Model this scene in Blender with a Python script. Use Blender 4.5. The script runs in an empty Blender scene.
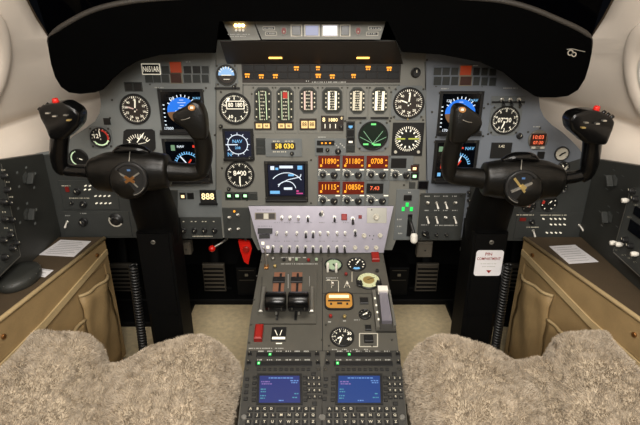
import bpy, bmesh, math, random
from mathutils import Vector, Matrix
random.seed(7)
SC = bpy.context.scene
COL = SC.collection
R = math.radians

# ------------------------------------------------------------------ camera, world, light
FPX, PITCH = 500.0, R(23.0)
CAM = Vector((0.0, -1.35, 1.10))
FWD = Vector((0, math.cos(PITCH), -math.sin(PITCH)))
UPV = Vector((0, math.sin(PITCH), math.cos(PITCH)))
cd = bpy.data.cameras.new('camera'); cam = bpy.data.objects.new('camera', cd); COL.objects.link(cam)
cam.location = CAM; cam.rotation_euler = (math.pi/2 - PITCH, 0, 0)
cd.sensor_width = 36.0; cd.lens = 36.0*FPX/640.0; cd.clip_start = 0.02
SC.camera = cam

W = bpy.data.worlds.new('night'); SC.world = W; W.use_nodes = True
bg = W.node_tree.nodes['Background']
bg.inputs[0].default_value = (0.010, 0.011, 0.014, 1); bg.inputs[1].default_value = 0.25

def area(name, loc, target, sx, sy, power, col):
    l = bpy.data.lights.new(name, 'AREA'); l.shape = 'RECTANGLE'; l.size = sx; l.size_y = sy
    l.energy = power; l.color = col
    o = bpy.data.objects.new(name, l); COL.objects.link(o); o.location = loc
    o.rotation_euler = (Vector(target)-Vector(loc)).to_track_quat('-Z', 'Y').to_euler()
    return o
area('overhead_dome_lamp', (0.0, -0.80, 1.60), (0, -0.30, 0.4), 0.70, 0.40, 15.0, (1.0, 0.94, 0.86))
area('rear_fill_light', (0.0, -1.95, 1.50), (0, 0.1, 0.5), 0.70, 0.40, 28.0, (1.0, 0.95, 0.88))  # unseen light added behind the camera to brighten the panel head-on
vs = SC.view_settings
vs.view_transform = 'Standard'; vs.look = 'None'; vs.gamma = 1.0; vs.exposure = 0.0
vs.use_curve_mapping = False

# ------------------------------------------------------------------ pixel rays and frames
def ray(px, py):
    return FWD + Vector((1, 0, 0))*((px-320.0)/FPX) + UPV*((212.5-py)/FPX)
class Frame:
    """A working plane: origin o, axes u (right) and v (up), n = out of the surface."""
    def __init__(s, o, u, v):
        s.o = Vector(o); s.u = Vector(u).normalized(); s.v = Vector(v).normalized(); s.n = s.u.cross(s.v).normalized()
    def world(s, px, py):
        d = ray(px, py); t = (s.o-CAM).dot(s.n)/d.dot(s.n); return CAM+d*t
    def uv(s, px, py):
        w = s.world(px, py)-s.o; return (w.dot(s.u), w.dot(s.v))
    def mat(s, a, b, w=0.0):
        m = Matrix((s.u, s.v, s.n)).transposed().to_4x4(); m.translation = s.o+s.u*a+s.v*b+s.n*w; return m

PANEL = Frame((0, 0, 0), (1, 0, 0), (0, 0, 1))
HOODF = Frame((0, -0.16, 0), (1, 0, 0), (0, 0, 1))
YOKE = Frame((0, -0.27, 0), (1, 0, 0), (0, 0, 1))
COLF = Frame((0, -0.175, 0), (1, 0, 0), (0, 0, 1))
SILV = Frame((0, -0.052, 0.418), (1, 0, 0), (0, 0.044, 0.135))
PED = Frame((0, -0.05, 0.418), (1, 0, 0), (0, 0.516, 0.132))
SIDEL = Frame((-0.77, 0, 0), (0, 1, 0), (0, 0, 1))
SIDER = Frame((0.77, 0, 0), (0, -1, 0), (0, 0, 1))
BOXL = Frame((-0.742, 0, 0), (0, 1, 0), (0, 0, 1))
BOXR = Frame((0.742, 0, 0), (0, -1, 0), (0, 0, 1))
ARM = Frame((0, 0, 0.457), (1, 0, 0), (0, 1, 0))
FOOT = Frame((0, 0.38, 0), (1, 0, 0), (0, 0, 1))

# ------------------------------------------------------------------ materials
def lin(c):
    c = c/255.0
    return c/12.92 if c <= 0.04045 else ((c+0.055)/1.055)**2.4
def rgb(r, g, b): return (lin(r), lin(g), lin(b), 1)
MATS = {}
def mat(name, col, rough=0.5, metal=0.0, emit=None, es=0.0, bump=0.0, bscale=200.0, var=0.0, vscale=20.0, spec=0.5, trans=0.0):
    m = bpy.data.materials.new(name); m.use_nodes = True
    nt = m.node_tree; b = nt.nodes['Principled BSDF']; c = rgb(*col)
    b.inputs['Base Color'].default_value = c
    b.inputs['Roughness'].default_value = rough; b.inputs['Metallic'].default_value = metal
    b.inputs['Specular IOR Level'].default_value = spec
    b.inputs['Transmission Weight'].default_value = trans
    tc = nt.nodes.new('ShaderNodeTexCoord')
    if var or not emit:
        v = var or 0.06
        n = nt.nodes.new('ShaderNodeTexNoise'); n.inputs['Scale'].default_value = vscale; n.inputs['Detail'].default_value = 5
        r = nt.nodes.new('ShaderNodeValToRGB')
        r.color_ramp.elements[0].position = 0.3; r.color_ramp.elements[1].position = 0.7
        r.color_ramp.elements[0].color = (c[0]*(1-v), c[1]*(1-v), c[2]*(1-v), 1)
        r.color_ramp.elements[1].color = (min(1, c[0]*(1+v)), min(1, c[1]*(1+v)), min(1, c[2]*(1+v)), 1)
        nt.links.new(tc.outputs['Object'], n.inputs['Vector'])
        nt.links.new(n.outputs['Fac'], r.inputs['Fac']); nt.links.new(r.outputs['Color'], b.inputs['Base Color'])
    if emit:
        b.inputs['Emission Color'].default_value = rgb(*emit); b.inputs['Emission Strength'].default_value = es
    if bump:
        n2 = nt.nodes.new('ShaderNodeTexNoise'); n2.inputs['Scale'].default_value = bscale; n2.inputs['Detail'].default_value = 4
        bp = nt.nodes.new('ShaderNodeBump'); bp.inputs['Strength'].default_value = bump; bp.inputs['Distance'].default_value = 0.002
        nt.links.new(tc.outputs['Object'], n2.inputs['Vector'])
        nt.links.new(n2.outputs['Fac'], bp.inputs['Height']); nt.links.new(bp.outputs['Normal'], b.inputs['Normal'])
    MATS[name] = m
    return m
def lit(name, col, es, base=None): return mat(name, base or tuple(int(v*0.3) for v in col), 0.4, 0, emit=col, es=es)

mat('panel_grey', (112, 116, 115), 0.55, bump=0.15, bscale=600, var=0.07, vscale=9)
mat('panel_warm', (109, 109, 103), 0.55, bump=0.15, bscale=600, var=0.07, vscale=9)
mat('panel_cool', (104, 110, 118), 0.55, bump=0.15, bscale=600, var=0.07, vscale=9)
mat('panel_grey2', (100, 104, 104), 0.55, bump=0.15, bscale=600, var=0.07)
mat('panel_dark', (52, 54, 52), 0.55, bump=0.15, bscale=600, var=0.08)
mat('console_dark', (44, 45, 42), 0.5, bump=0.12, bscale=500, var=0.1, vscale=12)
mat('pedestal_grey', (76, 74, 67), 0.5, bump=0.15, bscale=600, var=0.08, vscale=14)
mat('pedestal_dark', (50, 49, 45), 0.5, bump=0.12, bscale=600, var=0.06)
mat('silver', (146, 142, 152), 0.42, 0.55, var=0.05, vscale=30, bump=0.05, bscale=400)
mat('black', (14, 14, 14), 0.45)
mat('bezel_black', (30, 30, 30), 0.4, spec=0.4)
mat('black_felt', (4, 4, 4), 1.0, spec=0.0, bump=0.3, bscale=900)
mat('hood_roll', (36, 32, 27), 0.6, bump=0.3, bscale=250, var=0.15)
mat('hood_brown', (34, 27, 21), 0.6, bump=0.1)
mat('yoke_black', (11, 10, 8), 0.34, spec=0.32, bump=0.22, bscale=330)
mat('yoke_gloss', (7, 7, 7), 0.22, spec=0.32)
mat('column_black', (6, 6, 6), 0.55, spec=0.15, bump=0.15, bscale=300)
mat('liner', (232, 220, 206), 0.75, var=0.04, vscale=6, bump=0.1, bscale=300, spec=0.2)
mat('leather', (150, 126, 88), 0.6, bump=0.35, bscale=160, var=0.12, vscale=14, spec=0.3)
mat('leather_pale', (178, 156, 116), 0.6, bump=0.25, bscale=160, var=0.08, spec=0.3)  # paler leather for bindings, pocket rims and straps
mat('armrest_brown', (74, 62, 47), 0.65, bump=0.25, bscale=300, var=0.07, spec=0.3)
mat('carpet', (222, 204, 166), 0.95, bump=0.6, bscale=500, var=0.12, vscale=60, spec=0.1)
mat('wool_base', (178, 165, 145), 0.95, bump=0.6, bscale=120, var=0.08, vscale=25, spec=0.1)
mat('paper', (222, 220, 222), 0.8, var=0.02)
mat('ink', (110, 108, 112), 0.8)
mat('white', (226, 222, 212), 0.45)
mat('offwhite', (190, 186, 172), 0.5)
mat('chrome', (205, 203, 196), 0.28, 0.9)
mat('steel', (150, 148, 140), 0.4, 0.8)
mat('dark_steel', (78, 76, 70), 0.4, 0.6)
mat('bronze', (150, 104, 58), 0.35, 0.8)
mat('gold_paint', (196, 172, 110), 0.35, 0.7)
mat('copper_slot', (142, 98, 76), 0.5, 0.4)
mat('red', (140, 26, 18), 0.4)
mat('red_dark', (120, 24, 18), 0.5)
mat('red_bright', (196, 26, 16), 0.35)
mat('pedal_grey', (96, 90, 80), 0.5, 0.3)
mat('foot_black', (7, 7, 7), 0.7, spec=0.2)
mat('screen_black', (5, 7, 12), 0.12, spec=0.4)
mat('dial_black', (16, 17, 16), 0.5)
mat('dial_olive', (24, 27, 17), 0.5)
mat('dial_brown', (40, 32, 26), 0.5)
mat('tile_grey', (48, 51, 50), 0.35)
mat('tile_dark', (24, 24, 24), 0.35)
mat('tile_frame', (120, 112, 96), 0.5)
mat('key_dark', (26, 26, 25), 0.5)
mat('hose_black', (12, 12, 12), 0.45)
mat('glass_night', (3, 3, 5), 0.04, spec=0.08)
mat('pink_scale', (196, 168, 158), 0.5, emit=(214, 186, 176), es=0.35)
mat('label_grey', (168, 168, 162), 0.5, emit=(168, 168, 160), es=0.12)
mat('mark', (226, 222, 206), 0.5, emit=(230, 222, 200), es=0.55)
mat('mark_dim', (196, 190, 170), 0.5, emit=(200, 190, 165), es=0.22)
mat('mark_green', (196, 214, 180), 0.5, emit=(190, 222, 180), es=0.5)
mat('pale_green_face', (184, 188, 150), 0.5, emit=(190, 196, 150), es=0.2)
mat('mint_face', (150, 168, 140), 0.5, emit=(160, 190, 150), es=0.15)
lit('scr_blue', (30, 120, 235), 1.0)
lit('scr_skyblue', (150, 195, 240), 1.0)
lit('scr_brown', (130, 92, 60), 0.8)
lit('scr_white', (225, 235, 245), 1.1)
lit('scr_cyan', (120, 190, 240), 1.0)
lit('scr_dim', (90, 130, 180), 0.7)
lit('scr_navy', (10, 18, 44), 0.8)
lit('scr_magenta', (220, 80, 150), 0.9)
lit('scr_red', (230, 60, 40), 1.0)
lit('scr_green', (140, 180, 140), 0.6)
lit('fms_blue', (62, 76, 160), 0.45, base=(10, 14, 40))
lit('fms_blue_bright', (40, 84, 166), 0.55, base=(6, 14, 40))
lit('fms_text', (108, 150, 214), 0.9)
lit('fms_mint', (84, 160, 180), 0.8)
lit('fms_rose', (150, 120, 190), 0.8)
lit('amber', (255, 160, 40), 1.6)
lit('amber_pale', (255, 212, 140), 1.25)
lit('amber_dim', (150, 74, 10), 0.6)
lit('orange_back', (150, 34, 4), 0.42, base=(40, 8, 2))
lit('orange_digit', (255, 165, 40), 1.5)
lit('warm_digit', (255, 226, 165), 1.9)
lit('yellow_digit', (255, 214, 80), 1.5)
lit('led_red', (250, 110, 70), 1.3)
lit('green_lamp', (40, 220, 90), 1.4)
lit('green_white', (190, 255, 190), 1.8)
lit('warm_lamp', (255, 214, 160), 1.8)
lit('white_tile', (226, 226, 240), 1.25)
lit('blue_tile', (150, 155, 190), 0.75)
lit('caution_red', (170, 56, 18), 0.30, base=(120, 44, 20))
lit('arc_red', (190, 50, 40), 0.35, base=(150, 40, 30))
lit('caution_off', (50, 18, 8), 0.15, base=(52, 24, 15))
lit('spot_lamp', (255, 205, 120), 14.0)
lit('flood_slot', (255, 190, 90), 3.0)
lit('radar_green', (6, 34, 16), 0.45, base=(3, 12, 6))
lit('radar_bright', (120, 230, 130), 1.2)
lit('radar_line', (160, 210, 165), 0.9)
lit('gold_lit', (214, 150, 62), 0.55, base=(120, 84, 36))
lit('bar_yellow', (214, 220, 90), 0.8)
M = MATS

# ------------------------------------------------------------------ mesh builder
class MB:
    def __init__(s): s.v = []; s.f = []; s.mi = []; s.mats = []; s.cur = 0; s.smooth = []
    def use(s, m):
        if m not in s.mats: s.mats.append(m)
        s.cur = s.mats.index(m); return s
    def add(s, vs, fs, smooth=False):
        k = len(s.v); s.v += [tuple(p) for p in vs]
        for f in fs: s.f.append([i+k for i in f]); s.mi.append(s.cur); s.smooth.append(smooth)
        return s
    def box(s, x0, x1, y0, y1, z0, z1, c=0.0):
        x0, x1 = min(x0, x1), max(x0, x1); y0, y1 = min(y0, y1), max(y0, y1)
        if c <= 0:
            return s.add([(x0,y0,z0),(x1,y0,z0),(x1,y1,z0),(x0,y1,z0),(x0,y0,z1),(x1,y0,z1),(x1,y1,z1),(x0,y1,z1)],
                         [(3,2,1,0),(4,5,6,7),(0,1,5,4),(1,2,6,5),(2,3,7,6),(3,0,4,7)])
        zm = z1-c
        vs = [(x0,y0,z0),(x1,y0,z0),(x1,y1,z0),(x0,y1,z0),(x0,y0,zm),(x1,y0,zm),(x1,y1,zm),(x0,y1,zm),
              (x0+c,y0+c,z1),(x1-c,y0+c,z1),(x1-c,y1-c,z1),(x0+c,y1-c,z1)]
        fs = [(3,2,1,0),(8,9,10,11)]
        for k in range(4):
            j = (k+1) % 4; fs += [(k,j,j+4,k+4),(k+4,j+4,j+8,k+8)]
        return s.add(vs, fs)
    def prism(s, poly, z0, z1, c=0.0):
        n = len(poly)
        A = sum(poly[i][0]*poly[(i+1) % n][1]-poly[(i+1) % n][0]*poly[i][1] for i in range(n))
        if A < 0: poly = poly[::-1]
        vs = [(p[0],p[1],z0) for p in poly]+[(p[0],p[1],z1) for p in poly]
        fs = [tuple(range(n-1,-1,-1)), tuple(range(n,2*n))]+[(i,(i+1) % n,n+(i+1) % n,n+i) for i in range(n)]
        return s.add(vs, fs)
    def lathe(s, prof, cx=0, cy=0, seg=32, ry=1.0, smooth=True, caps=True):
        """prof = [(radius, z)...] from bottom to top, around the z axis."""
        vs = []; fs = []; n = len(prof)
        for (r, z) in prof:
            for k in range(seg):
                a = 2*math.pi*k/seg; vs.append((cx+r*math.cos(a), cy+r*ry*math.sin(a), z))
        for i in range(n-1):
            for k in range(seg):
                j = (k+1) % seg; fs.append((i*seg+k, i*seg+j, (i+1)*seg+j, (i+1)*seg+k))
        s.add(vs, fs, smooth)
        if caps:
            s.add([vs[k] for k in range(seg)], [tuple(range(seg-1,-1,-1))])
            s.add([vs[(n-1)*seg+k] for k in range(seg)], [tuple(range(seg))])
        return s
    def cyl(s, cx, cy, r, z0, z1, seg=20, r1=None, ch=0.0, ry=1.0):
        r1 = r if r1 is None else r1
        prof = [(r, z0), (r1, z1)] if ch <= 0 else [(r, z0), (r1, z1-ch), (r1-ch, z1)]
        return s.lathe(prof, cx, cy, seg, ry, smooth=False)
    def ring(s, cx, cy, r0, r1, z0, z1, seg=36, ry=1.0, ch=0.0):
        """annulus r0 < r < r1 standing from z0 to z1"""
        prof = [(r1, z0), (r1, z1-ch), (r1-ch, z1), (r0+ch, z1), (r0, z1-ch), (r0, z0)]
        return s.lathe(prof, cx, cy, seg, ry, smooth=False, caps=False)
    def arc(s, cx, cy, r0, r1, a0, a1, z, seg=24, th=0.0004):
        """flat arc band; angles in degrees clockwise from up"""
        vs = []; fs = []
        for k in range(seg+1):
            a = R(a0+(a1-a0)*k/seg); sn, cs = math.sin(a), math.cos(a)
            vs += [(cx+r0*sn, cy+r0*cs, z), (cx+r1*sn, cy+r1*cs, z)]
        for k in range(seg): fs.append((2*k, 2*k+1, 2*k+3, 2*k+2) if a1 < a0 else (2*k+1, 2*k, 2*k+2, 2*k+3))
        return s.add(vs, fs)
    def ticks(s, cx, cy, r0, r1, a0, a1, n, w, z, skip=None):
        for k in range(n):
            if skip and k % skip == 0: continue
            a = R(a0+(a1-a0)*k/max(1, n-1)); sn, cs = math.sin(a), math.cos(a)
            h = w/2
            s.add([(cx+r0*sn-h*cs, cy+r0*cs+h*sn, z), (cx+r0*sn+h*cs, cy+r0*cs-h*sn, z),
                   (cx+r1*sn+h*cs, cy+r1*cs-h*sn, z), (cx+r1*sn-h*cs, cy+r1*cs+h*sn, z)], [(0,1,2,3)])
        return s
    def seg(s, x0, y0, x1, y1, w, z, z1=None):
        d = math.hypot(x1-x0, y1-y0) or 1e-9; nx, ny = -(y1-y0)/d*w/2, (x1-x0)/d*w/2
        poly = [(x0-nx,y0-ny),(x1-nx,y1-ny),(x1+nx,y1+ny),(x0+nx,y0+ny)]
        if z1 is not None: return s.prism(poly, z, z1)
        return s.add([(p[0],p[1],z) for p in poly], [(0,1,2,3)])
    def tube(s, pts, rad, seg=14, flat=1.0, up=(0, 0, 1), power=2.0, sub=4, cap=True, smooth=True):
        """smooth tube through 3-D points; rad = list of radii (or pairs)"""
        pts = [Vector(p) for p in pts]; rad = [(r, r*flat) if not isinstance(r, tuple) else r for r in rad]
        P = []; Q = []
        n = len(pts)
        if sub > 1 and n > 2:
            for i in range(n-1):
                p0 = pts[max(i-1, 0)]; p1 = pts[i]; p2 = pts[i+1]; p3 = pts[min(i+2, n-1)]
                for k in range(sub):
                    t = k/sub
                    P.append(0.5*((2*p1)+(p2-p0)*t+(2*p0-5*p1+4*p2-p3)*t*t+(3*p1-p0-3*p2+p3)*t**3))
                    tt = t*t*(3-2*t); Q.append(tuple(rad[i][j]*(1-tt)+rad[i+1][j]*tt for j in (0, 1)))
            P.append(pts[-1]); Q.append(rad[-1])
        else: P, Q = pts, rad
        up = Vector(up); vs = []; fs = []; n = len(P); xa = None
        for i in range(n):
            d = (P[min(i+1, n-1)]-P[max(i-1, 0)]).normalized()
            if xa is None:
                xa = up.cross(d)
                if xa.length < 1e-4: xa = Vector((1, 0, 0)).cross(d)
            xa = (xa-d*xa.dot(d)).normalized(); ya = d.cross(xa).normalized()
            for k in range(seg):
                a = 2*math.pi*k/seg; c, q = math.cos(a), math.sin(a)
                c = math.copysign(abs(c)**(2/power), c); q = math.copysign(abs(q)**(2/power), q)
                vs.append(P[i]+xa*(c*Q[i][0])+ya*(q*Q[i][1]))
        for i in range(n-1):
            for k in range(seg):
                j = (k+1) % seg; fs.append((i*seg+k, i*seg+j, (i+1)*seg+j, (i+1)*seg+k))
        if cap: fs += [tuple(range(seg-1,-1,-1)), tuple((n-1)*seg+k for k in range(seg))]
        return s.add(vs, fs, smooth)
    def sphere(s, c, r, seg=14, rings=8, sc=(1, 1, 1)):
        vs = []; fs = []
        for i in range(rings+1):
            t = math.pi*i/rings
            for k in range(seg):
                a = 2*math.pi*k/seg
                vs.append((c[0]+r*sc[0]*math.sin(t)*math.cos(a), c[1]+r*sc[1]*math.sin(t)*math.sin(a), c[2]-r*sc[2]*math.cos(t)))
        for i in range(rings):
            for k in range(seg):
                j = (k+1) % seg; fs.append((i*seg+k, i*seg+j, (i+1)*seg+j, (i+1)*seg+k))
        return s.add(vs, fs, True)
    def mesh(s, name):
        me = bpy.data.meshes.new(name); me.from_pydata(s.v, [], s.f); me.update()
        for m in s.mats: me.materials.append(M[m])
        me.polygons.foreach_set('material_index', s.mi); me.polygons.foreach_set('use_smooth', s.smooth)
        return me

def link(name, me, parent=None, loc=None, mw=None):
    o = bpy.data.objects.new(name, me); COL.objects.link(o)
    if parent is not None: o.parent = parent
    if mw is not None: o.matrix_local = mw
    elif loc is not None: o.location = loc
    return o
def tag(o, label=None, cat=None, group=None, kind=None):
    if label: o['label'] = label
    if cat: o['category'] = cat
    if group: o['group'] = group
    if kind: o['kind'] = kind
    return o
def solo(name, mb, m=None, parent=None, loc=None, mw=None):
    if m and not mb.mats: mb.mats.append(m)
    return link(name, mb.mesh(name), parent, loc, mw)

TXT = {}
def text_mesh(txt, size, m, z=0.0):
    key = (txt, round(size, 5), m)
    if key in TXT: return TXT[key]
    c = bpy.data.curves.new('lettering', 'FONT'); c.body = txt; c.size = size; c.align_x = 'CENTER'; c.align_y = 'CENTER'
    c.resolution_u = 2; c.extrude = 0.00008; c.offset = size*0.012
    o = bpy.data.objects.new('lettering_tmp', c)
    me = bpy.data.meshes.new_from_object(o); me.name = 'lettering'
    bpy.data.objects.remove(o); bpy.data.curves.remove(c)
    me.materials.clear(); me.materials.append(M[m])
    TXT[key] = me
    return me

TINY = {'engraved_legend', 'engraved_diagram', 'tick_marks', 'scale_marks', 'printed_lines', 'symbology', 'screen_text', 'detent_marks', 'lit_caption', 'lit_legend', 'fine_print', 'map_labels', 'sweep_lines', 'range_arcs', 'digits', 'plate_joint', 'pale_edge', 'divider_rail', 'tape', 'button_outline', 'lit_blocks', 'compass_arc', 'course_bar', 'range_arc'}
class Ctx:
    """Builds the parts of one thing; px, py are read off the photograph and put on the thing's own plane."""
    def __init__(s, F, name, px, py, label=None, cat=None, group=None, w=0.0, kind=None):
        s.F = F; s.a, s.b = F.uv(px, py); s.px, s.py = px, py
        s.e = bpy.data.objects.new(name, None); COL.objects.link(s.e); s.e.empty_display_size = 0.02
        s.e.matrix_world = F.mat(s.a, s.b, w)
        tag(s.e, label, cat, group, kind)
        a1, b1 = F.uv(px+1, py); a2, b2 = F.uv(px, py-1)
        s.k = math.hypot(a1-s.a, b1-s.b); s.kv = math.hypot(a2-s.a, b2-s.b)
    def P(s, px, py):
        a, b = s.F.uv(px, py); return (a-s.a, b-s.b)
    def obj(s, name, mb, m=None, parent=None, loc=None):
        o = solo(name, mb, m, parent or s.e, loc)
        if name in TINY: o['kind'] = 'stuff'
        return o
    def box(s, name, m, x0, y0, x1, y1, z0, z1, c=0.0, parent=None):
        mx, my = (x0+x1)/2, (y0+y1)/2
        l = s.P(x0, my)[0]; r = s.P(x1, my)[0]; t = s.P(mx, y0)[1]; b = s.P(mx, y1)[1]
        cx, cy = (l+r)/2, (t+b)/2
        return s.obj(name, MB().use(m).box(l-cx, r-cx, b-cy, t-cy, z0, z1, c), parent=parent, loc=(cx, cy, 0))
    def poly(s, name, m, pts, z0, z1, parent=None):
        return s.obj(name, MB().use(m).prism([s.P(*p) for p in pts], z0, z1), parent=parent)
    def text(s, name, m, txt, px, py, h, z, parent=None, sx=1.0):
        a, b = s.P(px, py); o = link(name, text_mesh(txt, h*s.kv*1.38, m), parent or s.e, (a, b, z)); o.scale = (sx, 1, 1); return o
    def inst(s, name, me, px, py, z=0.0, rot=0.0, parent=None, sc=1.0):
        a, b = s.P(px, py); o = link(name, me, parent or s.e, (a, b, z)); o.rotation_euler = (0, 0, R(rot)); o.scale = (sc, sc, sc); return o
    def line(s, mb, x0, y0, x1, y1, w, z):
        a, b = s.P(x0, y0), s.P(x1, y1); mb.seg(a[0], a[1], b[0], b[1], w*s.k, z)
    def strip(s, mb, x0, y0, x1, y1, z):
        if x1-x0 > 3.2 and y1-y0 < 1.5 and mb.mats and mb.mats[mb.cur] in ('label_grey', 'mark_dim', 'ink'):
            x = x0
            while x < x1-0.4:      # engraved words read as a row of short letters
                w = random.choice((0.7, 0.9, 1.1)); s.strip(mb, x, y0, min(x1, x+w), y1, z); x += w+random.choice((0.5, 0.5, 1.3))
            return
        a, b = s.P(x0, y0), s.P(x1, y1); mb.add([(a[0],b[1],z),(b[0],b[1],z),(b[0],a[1],z),(a[0],a[1],z)], [(0,1,2,3)])

# shared small hardware
def screw_mesh(r):
    return MB().use('dark_steel').cyl(0, 0, r, 0, 0.0016, 10, ch=0.0004).use('black').box(-r*0.7, r*0.7, -r*0.12, r*0.12, 0.0016, 0.0018).mesh('mounting_screw')
SCREW = screw_mesh(0.0030)
def toggle_mesh(tip, base='steel', ang=-25, ln=0.017, r=0.0024):
    mb = MB().use(base).cyl(0, 0, 0.0052, 0, 0.002, 6).cyl(0, 0, 0.0038, 0.002, 0.0045, 12)
    mb.use(tip); a = R(ang)
    e = (0, math.sin(a)*ln, 0.004+math.cos(a)*ln)
    mb.tube([(0, 0, 0.004), (0, e[1]*0.5, 0.004+(e[2]-0.004)*0.5), e], [r*0.7, r, r*1.35], seg=10, sub=2)
    mb.sphere(e, r*1.35, 10, 6)
    return mb.mesh('toggle_switch')
TOG_DN = toggle_mesh('black', 'chrome', -35)
TOG_UP = toggle_mesh('white', 'chrome', 30)
TOG_WDN = toggle_mesh('white', 'chrome', -35)
TOG_CH = toggle_mesh('chrome', 'chrome', -20, 0.015)
def knob_mesh(r, h, m='bezel_black', ptr='mark_dim', skirt=1.25):
    mb = MB().use(m).lathe([(r*skirt, 0), (r*skirt, h*0.25), (r*1.02, h*0.32), (r*0.94, h*0.9), (r*0.8, h)], seg=18, smooth=False)
    mb.use(ptr).box(-r*0.09, r*0.09, r*0.15, r*0.85, h, h+0.0004)
    return mb.mesh('knob')
KNOB_S = knob_mesh(0.0045, 0.010)
KNOB_M = knob_mesh(0.0068, 0.013)
KNOB_L = knob_mesh(0.0105, 0.017)
KNOB_GREY = knob_mesh(0.0075, 0.014, 'offwhite', 'black')
KNOB_WING = MB().use('bezel_black').lathe([(0.011, 0), (0.011, 0.004), (0.009, 0.006)], seg=20, smooth=False).box(-0.0032, 0.0032, -0.012, 0.012, 0.006, 0.018, 0.0012).use('mark_dim').box(-0.0006, 0.0006, 0.003, 0.011, 0.018, 0.0184).mesh('knob')

# ------------------------------------------------------------------ the setting: floor, walls, windows
tag(solo('floor', MB().use('carpet').box(-0.95, 0.95, -1.5, 0.315, -0.02, 0.0)), kind='structure')
tag(solo('trim_1', MB().use('foot_black').box(-0.95, 0.95, 0.317, 0.62, -0.02, 0.022, 0.004)), kind='structure')
for sg_, nm_ in ((-1, 'trim_3'), (1, 'trim_4')): tag(solo(nm_, MB().use('foot_black').box(sg_*0.49, sg_*0.90, 0.17, 0.3165, 0.001, 0.02, 0.004)), kind='structure')
tag(solo('wall_front', MB().use('foot_black').box(-0.95, 0.95, 0.60, 0.62, 0.024, 0.80)), kind='structure')

ZP = [(0.60, 0.800), (0.70, 0.796), (0.728, 0.798), (0.750, 0.808), (0.768, 0.826), (0.780, 0.842), (0.790, 0.846), (0.798, 0.838), (0.808, 0.826), (0.83, 0.814), (0.88, 0.795),
      (0.94, 0.775), (0.965, 0.766), (0.985, 0.758), (1.01, 0.748), (1.06, 0.731), (1.12, 0.708), (1.20, 0.675), (1.30, 0.630), (1.42, 0.560), (1.55, 0.45), (1.62, 0.33), (1.66, 0.0)]
def yfront(z):
    if z < 0.968: return 0.56
    if z < 1.0: return 0.56-(z-0.968)/0.032*0.46
    return 0.10-(z-1.0)*1.18
def taper(y): return max(0.0, y)**1.4*0.32 - min(0.0, y)*0.0 - (0.03 if y < -0.5 else 0.03*max(0, -y)/0.5)
def wall(name, sgn):
    mb = MB().use('liner'); n = 26; vs = []; fs = []
    for (z, x) in ZP:
        yf = yfront(z)
        for k in range(n):
            y = -1.45+(yf+1.45)*k/(n-1); vs.append((sgn*max(0.0, x-taper(y)*(0 if x == 0 else 1)), y, z))
    for i in range(len(ZP)-1):
        for k in range(n-1):
            q = (i*n+k, i*n+k+1, (i+1)*n+k+1, (i+1)*n+k); fs.append(q if sgn < 0 else q[::-1])
    mb.add(vs, fs, True)
    o = tag(solo(name, mb), kind='structure')
    md = o.modifiers.new('thickness', 'SOLIDIFY'); md.thickness = 0.006; md.offset = -1
    # stitched seam along the window post
    ln = [Vector((sgn*(xx-taper(yfront(z))-0.002), yfront(z)-0.004, z)) for (z, xx) in ZP if 1.0 <= z <= 1.56]
    solo('seam', MB().use('armrest_brown').tube(ln, [0.0022]*len(ln), seg=8, sub=2), parent=o)
    return o
WL = wall('wall_left', -1); WR = wall('wall_right', 1)

def pane(name, pts):
    p = [Vector(q) for q in pts]; n = (p[1]-p[0]).cross(p[2]-p[0]).normalized()*0.006
    mb = MB().use('glass_night').add([q for q in p]+[q+n for q in p], [(0,1,2,3),(7,6,5,4),(0,4,5,1),(1,5,6,2),(2,6,7,3),(3,7,4,0)])
    return tag(solo(name, mb), kind='structure')
for sgn, nm in ((-1, 'window_1'), (1, 'window_2')):
    pane(nm, [(sgn*0.76, 0.14, 0.965), (sgn*0.56, -0.36, 1.46), (sgn*0.02, -0.12, 1.60), (sgn*0.02, 0.60, 0.985)])
tag(solo('trim_2', MB().use('liner').tube([(0, 0.60, 0.985), (0, 0.25, 1.30), (0, -0.12, 1.62)], [0.022]*3, seg=10, sub=3)), kind='structure')

# round vents high on the liners, cut by the picture's edge
def wall_vent(sgn, px, py, R0, label):
    F = Frame((sgn*0.770, 0, 0.945), (0, -sgn, 0), (sgn*-0.345, 0, 1.0))
    c = Ctx(F, 'air_vent', px, py, label, 'vent')
    r = R0*c.k
    c.obj('flange', MB().use('liner').lathe([(r, -0.02), (r, 0.001), (r*0.95, 0.005), (r*0.8, 0.009), (r*0.62, 0.006), (r*0.52, -0.002)], seg=48))
    c.obj('trim_ring', MB().use('white').ring(0, 0, r*0.44, r*0.52, -0.006, 0.004, 36, ch=0.001))
    c.obj('nozzle', MB().use('red_dark').lathe([(r*0.43, -0.006), (r*0.43, 0.0), (r*0.3, 0.004), (r*0.12, 0.002)], seg=28))
    return c
wall_vent(-1, -24, 68, 38, 'round air vent in a wide flange in the left beige liner')
wall_vent(1, 657, 80, 36, 'round air vent with dark red nozzle in the right beige liner')

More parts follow.
